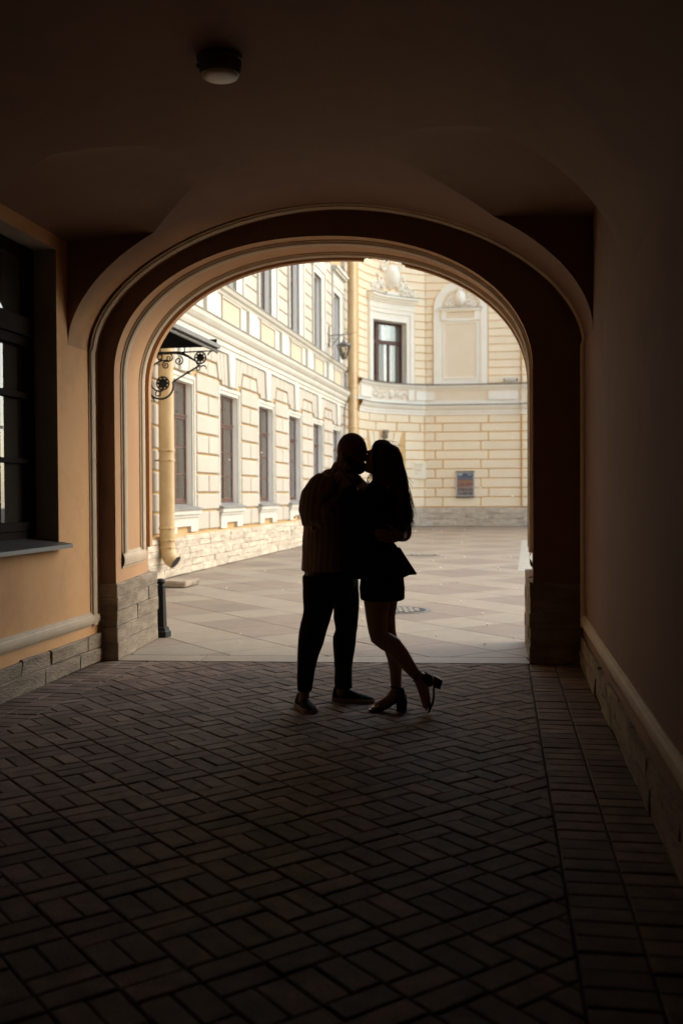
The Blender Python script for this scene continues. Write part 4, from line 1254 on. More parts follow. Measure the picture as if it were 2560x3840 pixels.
# ================================================================== RIGHT WING (outside the frame; added to block low sky on the right)
sky_blocker = thing('sky_blocker_wing', 'added unseen cream wing with windows that blocks low sky on the right', 'building', (25.0, 10.5, 0), R(-6))
EH = 5.6
m_ = MB(); m_.box(0, 9, 0, 31, 0, EH); ew_ = m_.build('wall', M['block'], sky_blocker)
m_ = MB(); m_.box(-.25, 9.2, -.2, 31.2, EH, EH + .35); m_.build('roof', M['sheet'], sky_blocker)
m_ = MB(); m_.box(-.18, 0, 0, 31, 5.1, 5.45); m_.build('cornice', M['white'], sky_blocker)
m_ = MB(); m_.box(-.10, 0, 0, 31, 0, .75); m_.build('plinth', M['plinth'], sky_blocker)
for k in range(9):
    for z0, z1 in ((1.2, 3.4),):
        y = 1.6 + k * 3.3
        m_ = MB(); m_.box(-.06, 0, y - .15, y + 1.35, z0 - .15, z1 + .15); f_ = m_.build('window', M['white'], sky_blocker)
        m_ = MB(); m_.box(-.064, -.061, y, y + 1.2, z0, z1); m_.build('pane', M['dark_room'], f_)
# ================================================================== THINGS IN THE COURTYARD
def L2W(l, s, z=0.0): return G2W(l, s, z)
# --- drainpipe near the archway
pipe = thing('drainpipe', 'wide ochre drainpipe with elbow spout on the left wing between its nearest windows', 'drainpipe', L2W(-5.85, 15.62), -G_AZ)
m_ = MB(); m_.tube([(0, 0, 13.8), (0, 0, .62)], .126, 24); m_.build('pipe', M['pipe'], pipe, smooth=40)
m_ = MB(); pth = [(0, 0, .64), (.002, 0, .52), (.025, -.005, .42), (.075, -.012, .335), (.15, -.02, .285)]
m_.tube(pth, [.126, .128, .130, .128, .122], 24, cap=False); sp = m_.build('spout', M['pipe'], pipe, smooth=40)
m_ = MB(); m_.tube([(.140, -.019, .2915), (.143, -.0195, .2895)], .113, 24); m_.build('spout_shade_disc', M['dark_room'], sp)  # dark disc painted in for the shade inside the open spout
for z in (.53, .65, .85, 1.97, 2.13, 4.0, 6.2, 8.4, 10.6):
    m_ = MB(); m_.lathe([(.127, z - .022), (.138, z - .016), (.138, z + .016), (.127, z + .022)], seg=24, cap=False); m_.ball((.10, -.105, z), .018)
    if z in (.65, 1.97, 4.0, 6.2, 8.4, 10.6): m_.box(-.24, -.10, -.012, .012, z - .012, z + .012)
    m_.build('bracket', M['pipe'], pipe, smooth=40)
pipe2 = thing('drainpipe', 'tall pale ochre drainpipe in the far corner where the two wings meet', 'drainpipe', L2W(-5.80, 33.0), -G_AZ)
m_ = MB(); m_.tube([(0, 0, 13.8), (0, 0, .3), (.06, -.02, .15)], .137, 20); m_.build('pipe', M['pipe'], pipe2, smooth=40)
for z in (1.2, 3.6, 4.95, 6.8, 9.2):
    m_ = MB(); m_.lathe([(.138, z - .03), (.15, z - .02), (.15, z + .02), (.138, z + .03)], seg=20, cap=False); m_.box(-.24, -.12, -.014, .014, z - .014, z + .014)
    m_.build('bracket', M['pipe'], pipe2, smooth=40)
# --- stone under the spout
st = MB(); v_, f_ = cbox(-.22, .22, -.33, .33, 0, .10, .025, .008, pr); st.add(v_, f_)
stone = st.build('splash_stone', M['limestone'])
stone.location = L2W(-5.26, 14.55); stone.rotation_euler = (0, 0, -G_AZ)
tag(stone, 'low weathered stone block on the slabs by the foot of the near drainpipe', 'stone block')

# --- iron canopy over an entrance
can = thing('entrance_canopy', 'black wrought iron entrance canopy with scrolled brackets on the left wing', 'canopy', L2W(-6.05, 12.95, 3.3), -G_AZ)
def cz(l, z, d=0.0): return (l + 6.05, d, z - 3.3)
SL = -3.3
m_ = MB(); m_.add([(0, SL, .42), (1.96, SL, .135), (1.96, 0, .135), (0, 0, .42), (0, SL, .40), (1.95, SL, .115), (1.95, -.0, .115), (0, 0, .40)], [(0, 1, 2, 3), (7, 6, 5, 4), (0, 4, 5, 1), (2, 6, 7, 3), (1, 5, 6, 2), (0, 3, 7, 4)])
m_.build('roof', M['black_matte'], can)
m_ = MB(); m_.box(0, 1.93, -.03, .0, .112, .20); m_.box(0.0, 1.93, SL, SL + .03, .112, .20); m_.build('end_panel', M['black_matte'], can)
m_ = MB(); m_.box(1.905, 1.975, SL, .02, .075, .125); m_.box(1.90, 1.905, SL, .02, .05, .12); m_.build('gutter', M['grey_iron'], can)
m_ = MB(); m_.tube([(1.93, SL, .035), (1.93, .02, .035)], .017, 8); m_.build('rail', M['grey_iron'], can)
for k in range(5):
    m_ = MB(); m_.tube([(1.93, -.03 - k * .8, .035), (1.93, -.03 - k * .8, .10)], .010, 6); m_.build('post', M['grey_iron'], can)
m_ = MB(); m_.box(.02, 1.9, SL + .04, -.04, .095, .108); m_.build('ceiling_panel', M['black_matte'], can)
def star(m_, l, z, r, d=0.0, pts=8):
    P = []
    for k in range(2 * pts):
        a = math.pi * k / pts; q = r if k % 2 == 0 else r * .62
        P.append((l + 6.05 + q * math.cos(a), z - 3.3 + q * math.sin(a)))
    v_ = [(x, d - .012, y) for x, y in P] + [(x, d + .012, y) for x, y in P] + [(l + 6.05, d - .04, z - 3.3), (l + 6.05, d + .04, z - 3.3)]
    n = len(P)
    m_.add(v_, [(i, (i + 1) % n, n + (i + 1) % n, n + i) for i in range(n)] + [((i + 1) % n, i, 2 * n) for i in range(n)] + [(n + i, n + (i + 1) % n, 2 * n + 1) for i in range(n)])
def arcp(l, z, r, a0, a1, n=14, r1=None):
    r1 = r if r1 is None else r1
    return [cz(l + (r + (r1 - r) * i / n) * math.cos(a0 + (a1 - a0) * i / n), z + (r + (r1 - r) * i / n) * math.sin(a0 + (a1 - a0) * i / n)) for i in range(n + 1)]
def bracket(dy):
    br_ = MB()
    br_.tube([cz(-6.05, 3.335), cz(-4.66, 3.335)], .021, 8)
    br_.tube([cz(-4.68, 3.335), cz(-4.40, 3.343), cz(-4.10, 3.346)], [.012, .009, .008], 8)
    b_ = br_.build('bracket', M['iron'], can, smooth=40)
    b_.location.y = dy
    m2 = MB(); m2.tube([cz(-4.70, 3.335), cz(-4.62, 3.325), cz(-4.53, 3.285), cz(-4.45, 3.235), cz(-4.42, 3.215)], [.022, .022, .018, .013, .010], 8)
    m2.tube(arcp(-4.350, 3.258, .078, R(200), R(560), 24), .010, 7)
    m2.tube([cz(-4.42, 3.22), cz(-4.40, 3.18), cz(-4.37, 3.162)], .009, 7)
    m2.tube(arcp(-4.175, 3.275, .068, R(170), R(20), 12), [.010] * 10 + [.008, .006, .004], 7)
    m2.tube([cz(-4.35, 3.16), cz(-4.53, 3.060), cz(-4.74, 2.944)], .0125, 8); m2.ball(cz(-4.526, 3.063), .022)
    m2.tube(arcp(-4.31, 3.105, .045, R(150), R(-20), 10), [.009] * 8 + [.007, .005, .003], 7)
    m2.tube(arcp(-4.385, 3.11, .034, R(90), R(-230), 12, .014), .007, 6)
    # big scroll at the lower end of the strut
    m2.tube(arcp(-4.905, 2.90, .165, R(14), R(-150), 22, .20), .0135, 8)
    m2.tube(arcp(-4.885, 2.925, .088, R(0), R(360), 24), .011, 7)
    m2.tube(arcp(-4.93, 2.95, .13, R(175), R(290), 12), .010, 7)
    m2.tube(arcp(-4.955, 2.787, .036, R(0), R(360), 14), .009, 6)
    m2.tube(arcp(-4.926, 3.283, .036, R(0), R(360), 14), .010, 6)
    m2.tube([cz(-5.08, 2.80), cz(-5.3, 2.72), cz(-5.7, 2.60), cz(-6.05, 2.52)], .0135, 8)
    m2.tube([cz(-5.05, 2.76), cz(-5.01, 2.70), cz(-5.0, 2.67)], [.010, .008, .005], 6)
    # volutes under the bar
    for l, z, r, fl in ((-4.79, 3.265, .052, 1), (-4.838, 3.17, .055, -1), (-4.655, 3.225, .066, 1)):
        P = []; n = 26
        for i in range(n + 1):
            a = R(70) - fl * 2 * math.pi * 1.35 * i / n; q = r * (1 - .75 * i / n); P.append(cz(l + q * math.cos(a), z + q * math.sin(a)))
        m2.tube(P, [.0105 * (1 - .3 * i / n) for i in range(n + 1)], 6); m2.ball(P[-1], .014)
    m2.tube([cz(-4.80, 3.21), cz(-4.83, 3.235), cz(-4.90, 3.235), cz(-4.98, 3.20), cz(-5.04, 3.15), cz(-5.06, 3.09), cz(-5.03, 3.04)], [.009, .010, .011, .012, .013, .010, .004], 7)
    m2.tube([cz(-5.03, 3.16), cz(-5.045, 3.20), cz(-5.04, 3.235)], [.012, .009, .003], 6); m2.tube([cz(-4.98, 3.20), cz(-4.94, 3.175), cz(-4.91, 3.185)], [.010, .007, .003], 6)
    m2.tube([cz(-5.06, 3.10), cz(-5.4, 2.95), cz(-6.05, 2.9)], .011, 6)
    for l in (-4.919, -4.572, -5.4, -5.9): m2.tube([cz(l, 3.335), cz(l, 3.41)], .009, 6)
    s_ = m2.build('scrollwork', M['iron'], b_, smooth=40)
    for l, z, r in ((-4.350, 3.258, .074), (-4.885, 2.925, .092)):
        m3 = MB(); star(m3, l, z, r); m3.ball(cz(l, z), .03, .03, .03); m3.build('rosette', M['iron'], b_)
bracket(-.02); bracket(SL + .05)

# --- bollards
def bollard(x, y, label):
    b = thing('bollard', label, 'bollard', (x, y, 0), R(8))
    m_ = MB(); m_.lathe([(.098, 0), (.098, .055), (.090, .062), (.082, .066), (.076, .098), (.062, .103)], seg=6); m_.build('base', M['iron'], b)
    m_ = MB(); m_.lathe([(.058, .10), (.046, .485), (.05, .495), (.05, .505), (.03, .515)], seg=6); m_.build('shaft', M['iron'], b)
    m_ = MB(); m_.lathe([(.02, .51), (.026, .522), (.044, .535), (.047, .552), (.038, .57), (.015, .58), (.001, .581)], seg=16); m_.build('knob', M['iron'], b, smooth=50)
bollard(-1.795, 9.86, 'black cast iron bollard with round knob beside the stone pier of the archway')
bollard(-2.365, 11.95, 'black bollard mostly hidden behind the left arch pier, only its knob showing')

# --- street lantern on the wing near the corner
lan = thing('street_lantern', 'grey hanging lantern on a scrolled wall bracket near the far drainpipe', 'lantern', L2W(-6.03, 30.3, 5.9), -G_AZ)
m_ = MB(); m_.tube([(0, 0, .68), (0, 0, .02)], .018, 6); m_.tube([(0, 0, .39), (.35, 0, .40), (.72, 0, .40)], .014, 6)
m_.tube([(.02, 0, .10), (.12, 0, .09), (.20, 0, .20), (.30, 0, .34), (.42, 0, .38)], .010, 6)
m_.tube([(.10 + .07 * math.cos(a), 0, .23 + .07 * math.sin(a)) for a in np.linspace(0, 6.2, 14)], .009, 6)
m_.tube([(.46, 0, .39), (.46, 0, .22)], .008, 6)
m_.build('bracket', M['grey_iron'], lan, smooth=40)
m_ = MB(); m_.lathe([(.225, .045), (.235, .085), (.20, .11), (.10, .16), (.06, .19), (.03, .205), (.04, .225), (.02, .25)], cx=.46, seg=6); m_.build('cap', M['grey_iron'], lan)
m_ = MB(); m_.lathe([(.07, -.335), (.215, .04)], cx=.46, seg=6, cap=False); m_.build('glass', M['lamp_glass'], lan)
for k in range(6):
    a = math.pi * k / 3
    m_ = MB(); m_.tube([(.46 + .075 * math.cos(a), .075 * math.sin(a), -.335), (.46 + .218 * math.cos(a), .218 * math.sin(a), .045)], .009, 5); m_.build('glazing_bar', M['grey_iron'], lan)
m_ = MB(); m_.lathe([(.03, -.37), (.085, -.36), (.085, -.335), (.03, -.33)], cx=.46, seg=6); m_.tube([(.46, 0, -.33), (.46, 0, -.15)], .03, 8); m_.build('base', M['grey_iron'], lan)

# --- framed poster on the far wall
def FW(t, d, z):
    x, y, zz = Q(t, d, z); c, s = math.cos(F_ROT), math.sin(F_ROT)
    return (x * c - y * s + 3.57, x * s + y * c + 42.10, zz)
pos = thing('poster_case', 'dark framed picture poster hanging on the far stone wall', 'poster', FW(1.64, .055, 1.20), F_ROT)
m_ = MB(); W2, H2 = .39, 1.11
m_.box(-W2, W2, -.07, 0, 0, .05); m_.box(-W2, W2, -.07, 0, H2 - .05, H2); m_.build('frame', M['dark_sheet'], pos)
m_ = MB(); m_.box(-W2 + .005, -W2 + .055, -.065, 0, .05, H2 - .05); m_.box(W2 - .055, W2 - .005, -.065, 0, .05, H2 - .05); m_.box(-W2 + .055, W2 - .055, -.062, 0, .05, .095); m_.box(-W2 + .055, W2 - .055, -.062, 0, H2 - .085, H2 - .05); m_.build('mount', mat('pale_aluminium', (.50, .47, .45), .5, metal=.4), pos)
pm = bpy.data.materials.new('poster_print'); pm.use_nodes = True
nt = pm.node_tree; bs = nt.nodes['Principled BSDF']; bs.inputs['Roughness'].default_value = .35
tc = nt.nodes.new('ShaderNodeTexCoord'); sp_ = nt.nodes.new('ShaderNodeSeparateXYZ'); nt.links.new(tc.outputs['Object'], sp_.inputs[0])
nz = nt.nodes.new('ShaderNodeTexNoise'); nz.inputs['Scale'].default_value = 6.5; nz.inputs['Detail'].default_value = 5; nt.links.new(tc.outputs['Object'], nz.inputs['Vector'])
mad = nt.nodes.new('ShaderNodeMath'); mad.operation = 'MULTIPLY_ADD'; mad.inputs[1].default_value = .34; nt.links.new(nz.outputs['Fac'], mad.inputs[0]); nt.links.new(sp_.outputs['Z'], mad.inputs[2])
mr = nt.nodes.new('ShaderNodeMapRange'); mr.inputs['From Min'].default_value = .15; mr.inputs['From Max'].default_value = 1.25; nt.links.new(mad.outputs[0], mr.inputs['Value'])
cr = nt.nodes.new('ShaderNodeValToRGB'); e = cr.color_ramp.elements
e[0].position = 0; e[0].color = (.05, .052, .065, 1); e[1].position = 1; e[1].color = (.075, .105, .155, 1)
for p_, c_ in ((.14, (.09, .085, .09)), (.24, (.26, .21, .18)), (.33, (.10, .075, .07)), (.42, (.30, .22, .18)), (.50, (.20, .075, .05)), (.58, (.30, .16, .09)), (.66, (.17, .09, .08)), (.76, (.13, .14, .18)), (.86, (.055, .085, .135))):
    q = e.new(p_); q.color = (*c_, 1)
nt.links.new(mr.outputs[0], cr.inputs[0]); nt.links.new(cr.outputs[0], bs.inputs['Base Color'])
m_ = MB(); m_.box(-W2 + .056, W2 - .056, -.050, -.04, .096, H2 - .086); m_.build('print', pm, pos)
m_ = MB()
for a, b, z, h_ in ((-.31, -.10, .955, .045), (-.29, -.14, .915, .02), (.10, .16, .955, .03), (.19, .26, .955, .03), (.13, .25, .92, .015)): m_.box(a, b, -.0525, -.0505, z, z + h_)
tag(m_.build('print_lines', mat('pale_print', (.55, .54, .52), .5), pos), kind='stuff')
m_ = MB()
for k in range(9): m_.box(-.31 + k * .07, -.265 + k * .07, -.0525, -.0505, .645, .72)
tag(m_.build('print_letters', mat('orange_print', (.36, .20, .09), .5), pos), kind='stuff')

# --- pale name plate on the curved wall beside the woman
pq = thing('wall_plaque', 'pale cream plaque with faint gilt lines on the curved far wall', 'sign', FW(-.46, .055, 2.0), 0)
pq.rotation_euler = (0, 0, F_ROT + .16)
m_ = MB(); m_.box(-.40, .37, -.04, .012, 0, .70); m_.build('plate', mat('plaque_cream', (.93, .86, .66), .4), pq)
m_ = MB()
for a, b, z, h_ in ((-.30, .26, .55, .05), (-.24, .20, .46, .03), (-.26, .22, .32, .065), (-.08, .06, .19, .05)):
    n = int((b - a) / .055)
    for k in range(n): m_.box(a + k * .055, a + k * .055 + .038, -.0425, -.0405, z, z + h_)
tag(m_.build('gilt_lettering', mat('gilt_paint', (.72, .56, .28), .4), pq), kind='stuff')

# --- two small cameras on the sill course
def wcam(t, label, yaw):
    c = thing('security_camera', label, 'camera', FW(t, .17, 5.95), F_ROT + yaw, group='cameras on the sill course')
    m_ = MB(); m_.box(-.03, .03, -.03, .03, 0, .05); m_.tube([(0, 0, .04), (0, 0, .11)], .015, 8); m_.build('foot', M['cam_white'], c)
    m_ = MB(); m_.tube([(-.14, 0, .15), (.12, 0, .15)], .065, 14); m_.box(-.15, .16, -.07, .07, .19, .215); m_.build('housing', M['cam_white'], c, smooth=40)
    m_ = MB(); m_.tube([(.121, 0, .15), (.15, 0, .15)], .058, 14); m_.build('lens', M['iron'], c, smooth=40)
wcam(3.40, 'small white camera on the far ledge, nearer the arched niche, lens to the left', math.pi - .3)
wcam(3.66, 'small white camera on the far ledge, farther from the niche, lens to the right', -.35)

# --- manhole covers
def manhole(x, y, r, label):
    h_ = thing('manhole_cover', label, 'manhole cover', (x, y, .0))
    m_ = MB(); m_.lathe([(r + .07, -.02), (r + .07, .006), (r + .005, .006), (r + .005, -.01)], seg=40, cap=False); m_.build('rim', M['grey_iron'], h_)
    m_ = MB(); m_.lathe([(.001, .004), (r, .004)], seg=40, cap=False); m_.build('lid', M['iron'], h_)
    m_ = MB(); g = random.Random(4)
    k = 0
    step = r / 4.6
    for i in range(-5, 6):
        for j in range(-5, 6):
            px, py = i * step, j * step
            if px * px + py * py > (r * .86) ** 2: continue
            if (i + j) % 2 == 0: m_.box(px - step * .42, px + step * .42, py - step * .42, py + step * .42, .004, .012)
            else: m_.box(px - step * .2, px + step * .2, py - step * .2, py + step * .2, .004, .009)
    tag(m_.build('studs', mat('worn_cast_iron', (.42, .39, .34), .35, metal=.3), h_), kind='stuff')
manhole(.70, 11.98, .31, 'round patterned iron manhole cover in the slabs behind the woman')
manhole(1.84, 22.5, .30, 'flat dark manhole cover farther out in the middle of the courtyard')

# --- poplar fluff lying on the slabs and drifting in the air
g = random.Random(12); m_ = MB()
for k in range(95):
    y = 9 + 30 * g.random() ** 1.4; x = g.uniform(-.12, .20) * y
    if x * math.cos(G_AZ) - y * math.sin(G_AZ) < -5.7: continue
    z = .014 if g.random() < .62 else g.uniform(.1, 2.4)
    r_ = g.uniform(.006, .012) * (1 + y / 34)
    m_.ball((x, y, z), r_ * g.uniform(.8, 1.5), r_, r_ * .7, 6, 4)
for k in range(26):
    x, y = g.uniform(-2.4, .9), g.uniform(4.8, 8.0)
    m_.ball((x, y, .008), g.uniform(.004, .009), g.uniform(.004, .007), .004, 6, 4)
tag(m_.build('poplar_fluff', M['fluff'], None), 'white poplar fluff scattered over the paving and drifting in the courtyard', 'fluff', kind='stuff')
# ================================================================== THE COUPLE
from mathutils import noise as mnoise
def remesh(m_, name, m, parent, voxel=.008, smooth_it=6, wrinkle=0.0, wscale=9.0, wstretch=(1, 1, 1), tris=None):
    """fuse overlapping closed pieces into ONE continuous surface"""
    me = m_.mesh(name + '_raw', m)
    o = bpy.data.objects.new(name, me); col.objects.link(o)
    rm = o.modifiers.new('r', 'REMESH'); rm.mode = 'VOXEL'; rm.voxel_size = voxel; rm.adaptivity = 0
    if smooth_it:
        sm = o.modifiers.new('s', 'SMOOTH'); sm.factor = .5; sm.iterations = smooth_it
    dg = bpy.context.evaluated_depsgraph_get()
    me2 = bpy.data.meshes.new_from_object(o.evaluated_get(dg))
    o.modifiers.clear()
    o.data = me2; me2.name = name
    bpy.data.meshes.remove(me)
    if not me2.materials: me2.materials.append(m)
    if wrinkle:
        n = len(me2.vertices)
        co = np.empty(n * 3); me2.vertices.foreach_get('co', co); co = co.reshape(-1, 3)
        no = np.empty(n * 3); me2.vertex_normals.foreach_get('vector', no); no = no.reshape(-1, 3)
        d = np.array([mnoise.fractal(Vector((c[0] * wscale * wstretch[0], c[1] * wscale * wstretch[1], c[2] * wscale * wstretch[2])), 1.0, 2.0, 3) for c in co])
        co += no * (d * wrinkle)[:, None]
        me2.vertices.foreach_set('co', co.ravel())
    me2.polygons.foreach_set('use_smooth', [True] * len(me2.polygons))
    me2.update()
    if parent is not None: o.parent = parent
    return o
def limb(m_, nodes, seg=14):
    """tapered tube with round ends; nodes = (x,y,z,r)"""
    m_.tube([n[:3] for n in nodes], [n[3] for n in nodes], seg)
    for n in (nodes[0], nodes[-1]): m_.ball(n[:3], n[3] * .99, None, None, 12, 8)
def sect(m_, rows_, ang=0.0, seg=28):
    """stack of elliptical sections: (z, cx, cy, ra, rb); ang turns the long axis"""
    P = []
    for z, cx_, cy_, ra, rb in rows_:
        ring = []
        for k in range(seg):
            a = 2 * math.pi * k / seg; x, y = ra * math.cos(a), rb * math.sin(a)
            ring.append((cx_ + x * math.cos(ang) - y * math.sin(ang), cy_ + x * math.sin(ang) + y * math.cos(ang), z if not isinstance(z, tuple) else z[0] + (z[1] - z[0]) * (.5 + .5 * math.cos(a))))
        P.append(ring)
    o = len(m_.v); n = len(P)
    m_.grid(P, closed_v=True)
    m_.f.append(tuple(o + k for k in reversed(range(seg)))); m_.f.append(tuple(o + (n - 1) * seg + k for k in range(seg)))
def spans(m_, rows_, cy_, ry, seg=24):
    """sections given by left and right limits: (z, xl, xr) with depth ry (number or function)"""
    sect(m_, [(z, .5 * (a + b), cy_(z) if callable(cy_) else cy_, .5 * (b - a), (ry(z) if callable(ry) else ry)) for z, a, b in rows_], 0, seg)
def hand(m_, wrist, palm_dir, spread, normal, L=.185, curl=.5, thumb=1):
    """palm, four unequal bent fingers and a thumb leaving the side of the palm"""
    w_ = Vector(wrist); d = Vector(palm_dir).normalized(); s = Vector(spread); s = (s - d * s.dot(d)).normalized(); n = d.cross(s) * (1 if normal > 0 else -1)
    limb(m_, [(*(w_ - d * .01), .027), (*(w_ + d * .03), .028)], 10)
    for k in range(4):
        b = w_ + d * .02 + s * ((k - 1.5) * .012); e = w_ + d * .088 + s * ((k - 1.5) * .0205)
        limb(m_, [(*b, .017), (*((b + e) / 2), .016), (*e, .0125)], 8)
        fl = (.078, .086, .080, .062)[k]
        p = e; a = .12
        pts = [(*p, .0108)]
        for j, (q, c) in enumerate(((.46, .35), (.30, .75), (.24, .65))):
            a += c * curl
            p = p + (d * math.cos(a) + n * math.sin(a)) * fl * q
            pts.append((*p, (.0098, .0088, .0075)[j]))
        limb(m_, pts, 8)
    t0 = w_ + d * .025 - s * .028 * thumb; p1 = t0 + (d * .7 - s * .75 * thumb + n * .3).normalized() * .04; p2 = p1 + (d * .9 - s * .3 * thumb + n * .5).normalized() * .032; p3 = p2 + (d * .95 + n * .5).normalized() * .026
    limb(m_, [(*t0, .017), (*p1, .013), (*p2, .011), (*p3, .009)], 8)

M['skin_m'] = mat('skin', (.22, .118, .08), .5, var=(.19, .098, .066), vscale=9)
M['skin_w'] = mat('light_skin', (.36, .21, .15), .45, var=(.33, .18, .125), vscale=9)
M['beard'] = mat('dark_beard', (.018, .012, .010), .8, bump=.004, bscale=220)
M['shirt'] = mat('striped_shirt', (.20, .15, .12), .85, bump=.0008, bscale=300)
nt = M['shirt'].node_tree; b_ = nt.nodes['Principled BSDF']
ge = nt.nodes.new('ShaderNodeTexCoord'); se = nt.nodes.new('ShaderNodeSeparateXYZ'); nt.links.new(ge.outputs['Object'], se.inputs[0])
ad = nt.nodes.new('ShaderNodeMath'); ad.operation = 'MULTIPLY_ADD'; ad.inputs[1].default_value = -.55; nt.links.new(se.outputs['Y'], ad.inputs[0]); nt.links.new(se.outputs['X'], ad.inputs[2])
mu_ = nt.nodes.new('ShaderNodeMath'); mu_.operation = 'MULTIPLY'; mu_.inputs[1].default_value = 165.0; nt.links.new(ad.outputs[0], mu_.inputs[0])
si = nt.nodes.new('ShaderNodeMath'); si.operation = 'SINE'; nt.links.new(mu_.outputs[0], si.inputs[0])
mr = nt.nodes.new('ShaderNodeMapRange'); mr.inputs['From Min'].default_value = -.25; mr.inputs['From Max'].default_value = .25; nt.links.new(si.outputs[0], mr.inputs['Value'])
mx = nt.nodes.new('ShaderNodeMix'); mx.data_type = 'RGBA'; nt.links.new(mr.outputs[0], mx.inputs[0]); mx.inputs[6].default_value = (.29, .205, .16, 1); mx.inputs[7].default_value = (.42, .31, .245, 1)
nt.links.new(mx.outputs[2], b_.inputs['Base Color'])
M['trousers'] = mat('black_trousers', (.009, .008, .010), .9, spec=.2)
M['suede'] = mat('dark_loafer', (.012, .011, .014), .85, spec=.2)
M['sole'] = mat('pale_sole', (.28, .22, .17), .7)
M['jacket'] = mat('black_jacket', (.007, .006, .009), .9, spec=.2)
M['hair'] = mat('dark_brown_hair', (.016, .009, .006), .5, var=(.026, .014, .008), vscale=30, stretch=(30, 30, 1.5), bump=.003, bscale=8)
M['leather'] = mat('black_leather', (.010, .009, .011), .4)
M['steel'] = mat('watch_steel', (.5, .48, .45), .3, metal=1.0)

# ------------------------------------------------------------------ the man
man = thing('person', 'bald bearded man in loose striped shirt, black trousers and slip-on shoes, kissing the woman', 'person', (-.09, 6.60, 0))
MO = Vector((-.09, 6.60, 0))
def loc(o, O):
    """meshes were modelled round the world's x and the person's own depth: shift to the thing's base"""
    me = o.data
    n = len(me.vertices); co = np.empty(n * 3); me.vertices.foreach_get('co', co); co = co.reshape(-1, 3); co[:, 0] -= O.x; me.vertices.foreach_set('co', co.ravel()); me.update()
    return o
SA = math.atan2(.77, .64)           # direction of the shoulder line
HY = -.03
bm_ = MB()
# head in profile, facing +x
bm_.ball((.071, HY, 1.708), .099, .080, .108, 26, 18)
bm_.ball((.060, HY, 1.690), .090, .079, .098, 22, 14)
bm_.ball((.108, HY, 1.690), .062, .064, .085, 20, 14)
bm_.ball((.100, HY, 1.612), .054, .055, .062, 20, 14)
bm_.ball((.070, HY, 1.63), .062, .062, .062, 18, 12)
bm_.ball((.150, HY, 1.703), .024, .042, .016, 14, 8)              # brow
limb(bm_, [(.150, HY, 1.690, .012), (.166, HY, 1.655, .013), (.168, HY, 1.640, .014)], 10)      # nose
bm_.ball((.158, HY - .014, 1.637), .011, .010, .009, 8, 6); bm_.ball((.158, HY + .014, 1.637), .011, .010, .009, 8, 6)
bm_.ball((.150, HY, 1.607), .011, .022, .008, 10, 6); bm_.ball((.148, HY, 1.594), .011, .020, .009, 10, 6)   # lips
for sd_ in (-1, 1):
    bm_.ball((.018, HY + sd_ * .079, 1.665), .022, .012, .032, 12, 8); bm_.ball((.012, HY + sd_ * .086, 1.672), .016, .008, .022, 10, 6)
    bm_.ball((.128, HY + sd_ * .045, 1.660), .026, .022, .022, 12, 8)
limb(bm_, [(.035, HY, 1.66, .064), (.022, -.01, 1.58, .063), (-.01, .0, 1.50, .085)], 18)
# trunk and legs, kept inside the clothes
sect(bm_, [(.92, -.08, .0, .165, .125), (1.1, -.075, .0, .165, .115), (1.3, -.055, .01, .185, .115), (1.44, -.04, .02, .18, .10), (1.52, -.03, .02, .11, .075)], SA)
limb(bm_, [(-.15, -.09, .93, .09), (-.17, -.10, .60, .062), (-.215, -.11, .38, .048), (-.25, -.08, .10, .034), (-.255, -.08, .06, .034)])
limb(bm_, [(-.01, .09, .93, .09), (.02, .12, .58, .062), (.015, .14, .36, .046), (-.005, .155, .12, .034), (-.01, .155, .06, .034)])
# near (right) arm: bent up, hand at the open collar
limb(bm_, [(-.15, -.15, 1.45, .058), (-.195, -.21, 1.28, .045), (-.195, -.22, 1.215, .042), (-.10, -.215, 1.305, .040), (.0, -.185, 1.405, .029), (.012, -.182, 1.415, .027)])
hand(bm_, (.015, -.18, 1.418), (.62, .30, .70), (.45, .25, -.75), -1, curl=.75, thumb=-1)
# far (left) arm: round her back, hand on her side
limb(bm_, [(.10, .19, 1.45, .058), (.27, .22, 1.30, .045), (.41, .12, 1.205, .042), (.405, -.05, 1.165, .038), (.372, -.265, 1.137, .028)])
hand(bm_, (.362, -.285, 1.135), (-.93, -.22, .12), (.12, -.1, -.95), 1, curl=.22, thumb=1)
body = loc(remesh(bm_, 'body', M['skin_m'], man, .0055, 4), MO)
# beard
bd = MB()
bd.ball((.112, HY, 1.590), .052, .060, .050, 18, 12); bd.ball((.128, HY, 1.570), .026, .032, .024, 14, 8)
for sd_ in (-1, 1): limb(bd, [(.045, HY + sd_ * .064, 1.648, .012), (.06, HY + sd_ * .062, 1.605, .016), (.10, HY + sd_ * .048, 1.58, .020)], 10)
bd.ball((.148, HY, 1.617), .012, .026, .007, 10, 6)
cutb = loc(remesh(bd, 'beard', M['beard'], body, .005, 2, .0025, 90), MO)
br2 = MB()
for sd_ in (-1, 1): limb(br2, [(.168, HY + sd_ * .014, 1.706, .004), (.162, HY + sd_ * .034, 1.712, .004), (.146, HY + sd_ * .05, 1.708, .003)], 6)
loc(br2.build('eyebrows', M['beard'], body, smooth=True), MO)
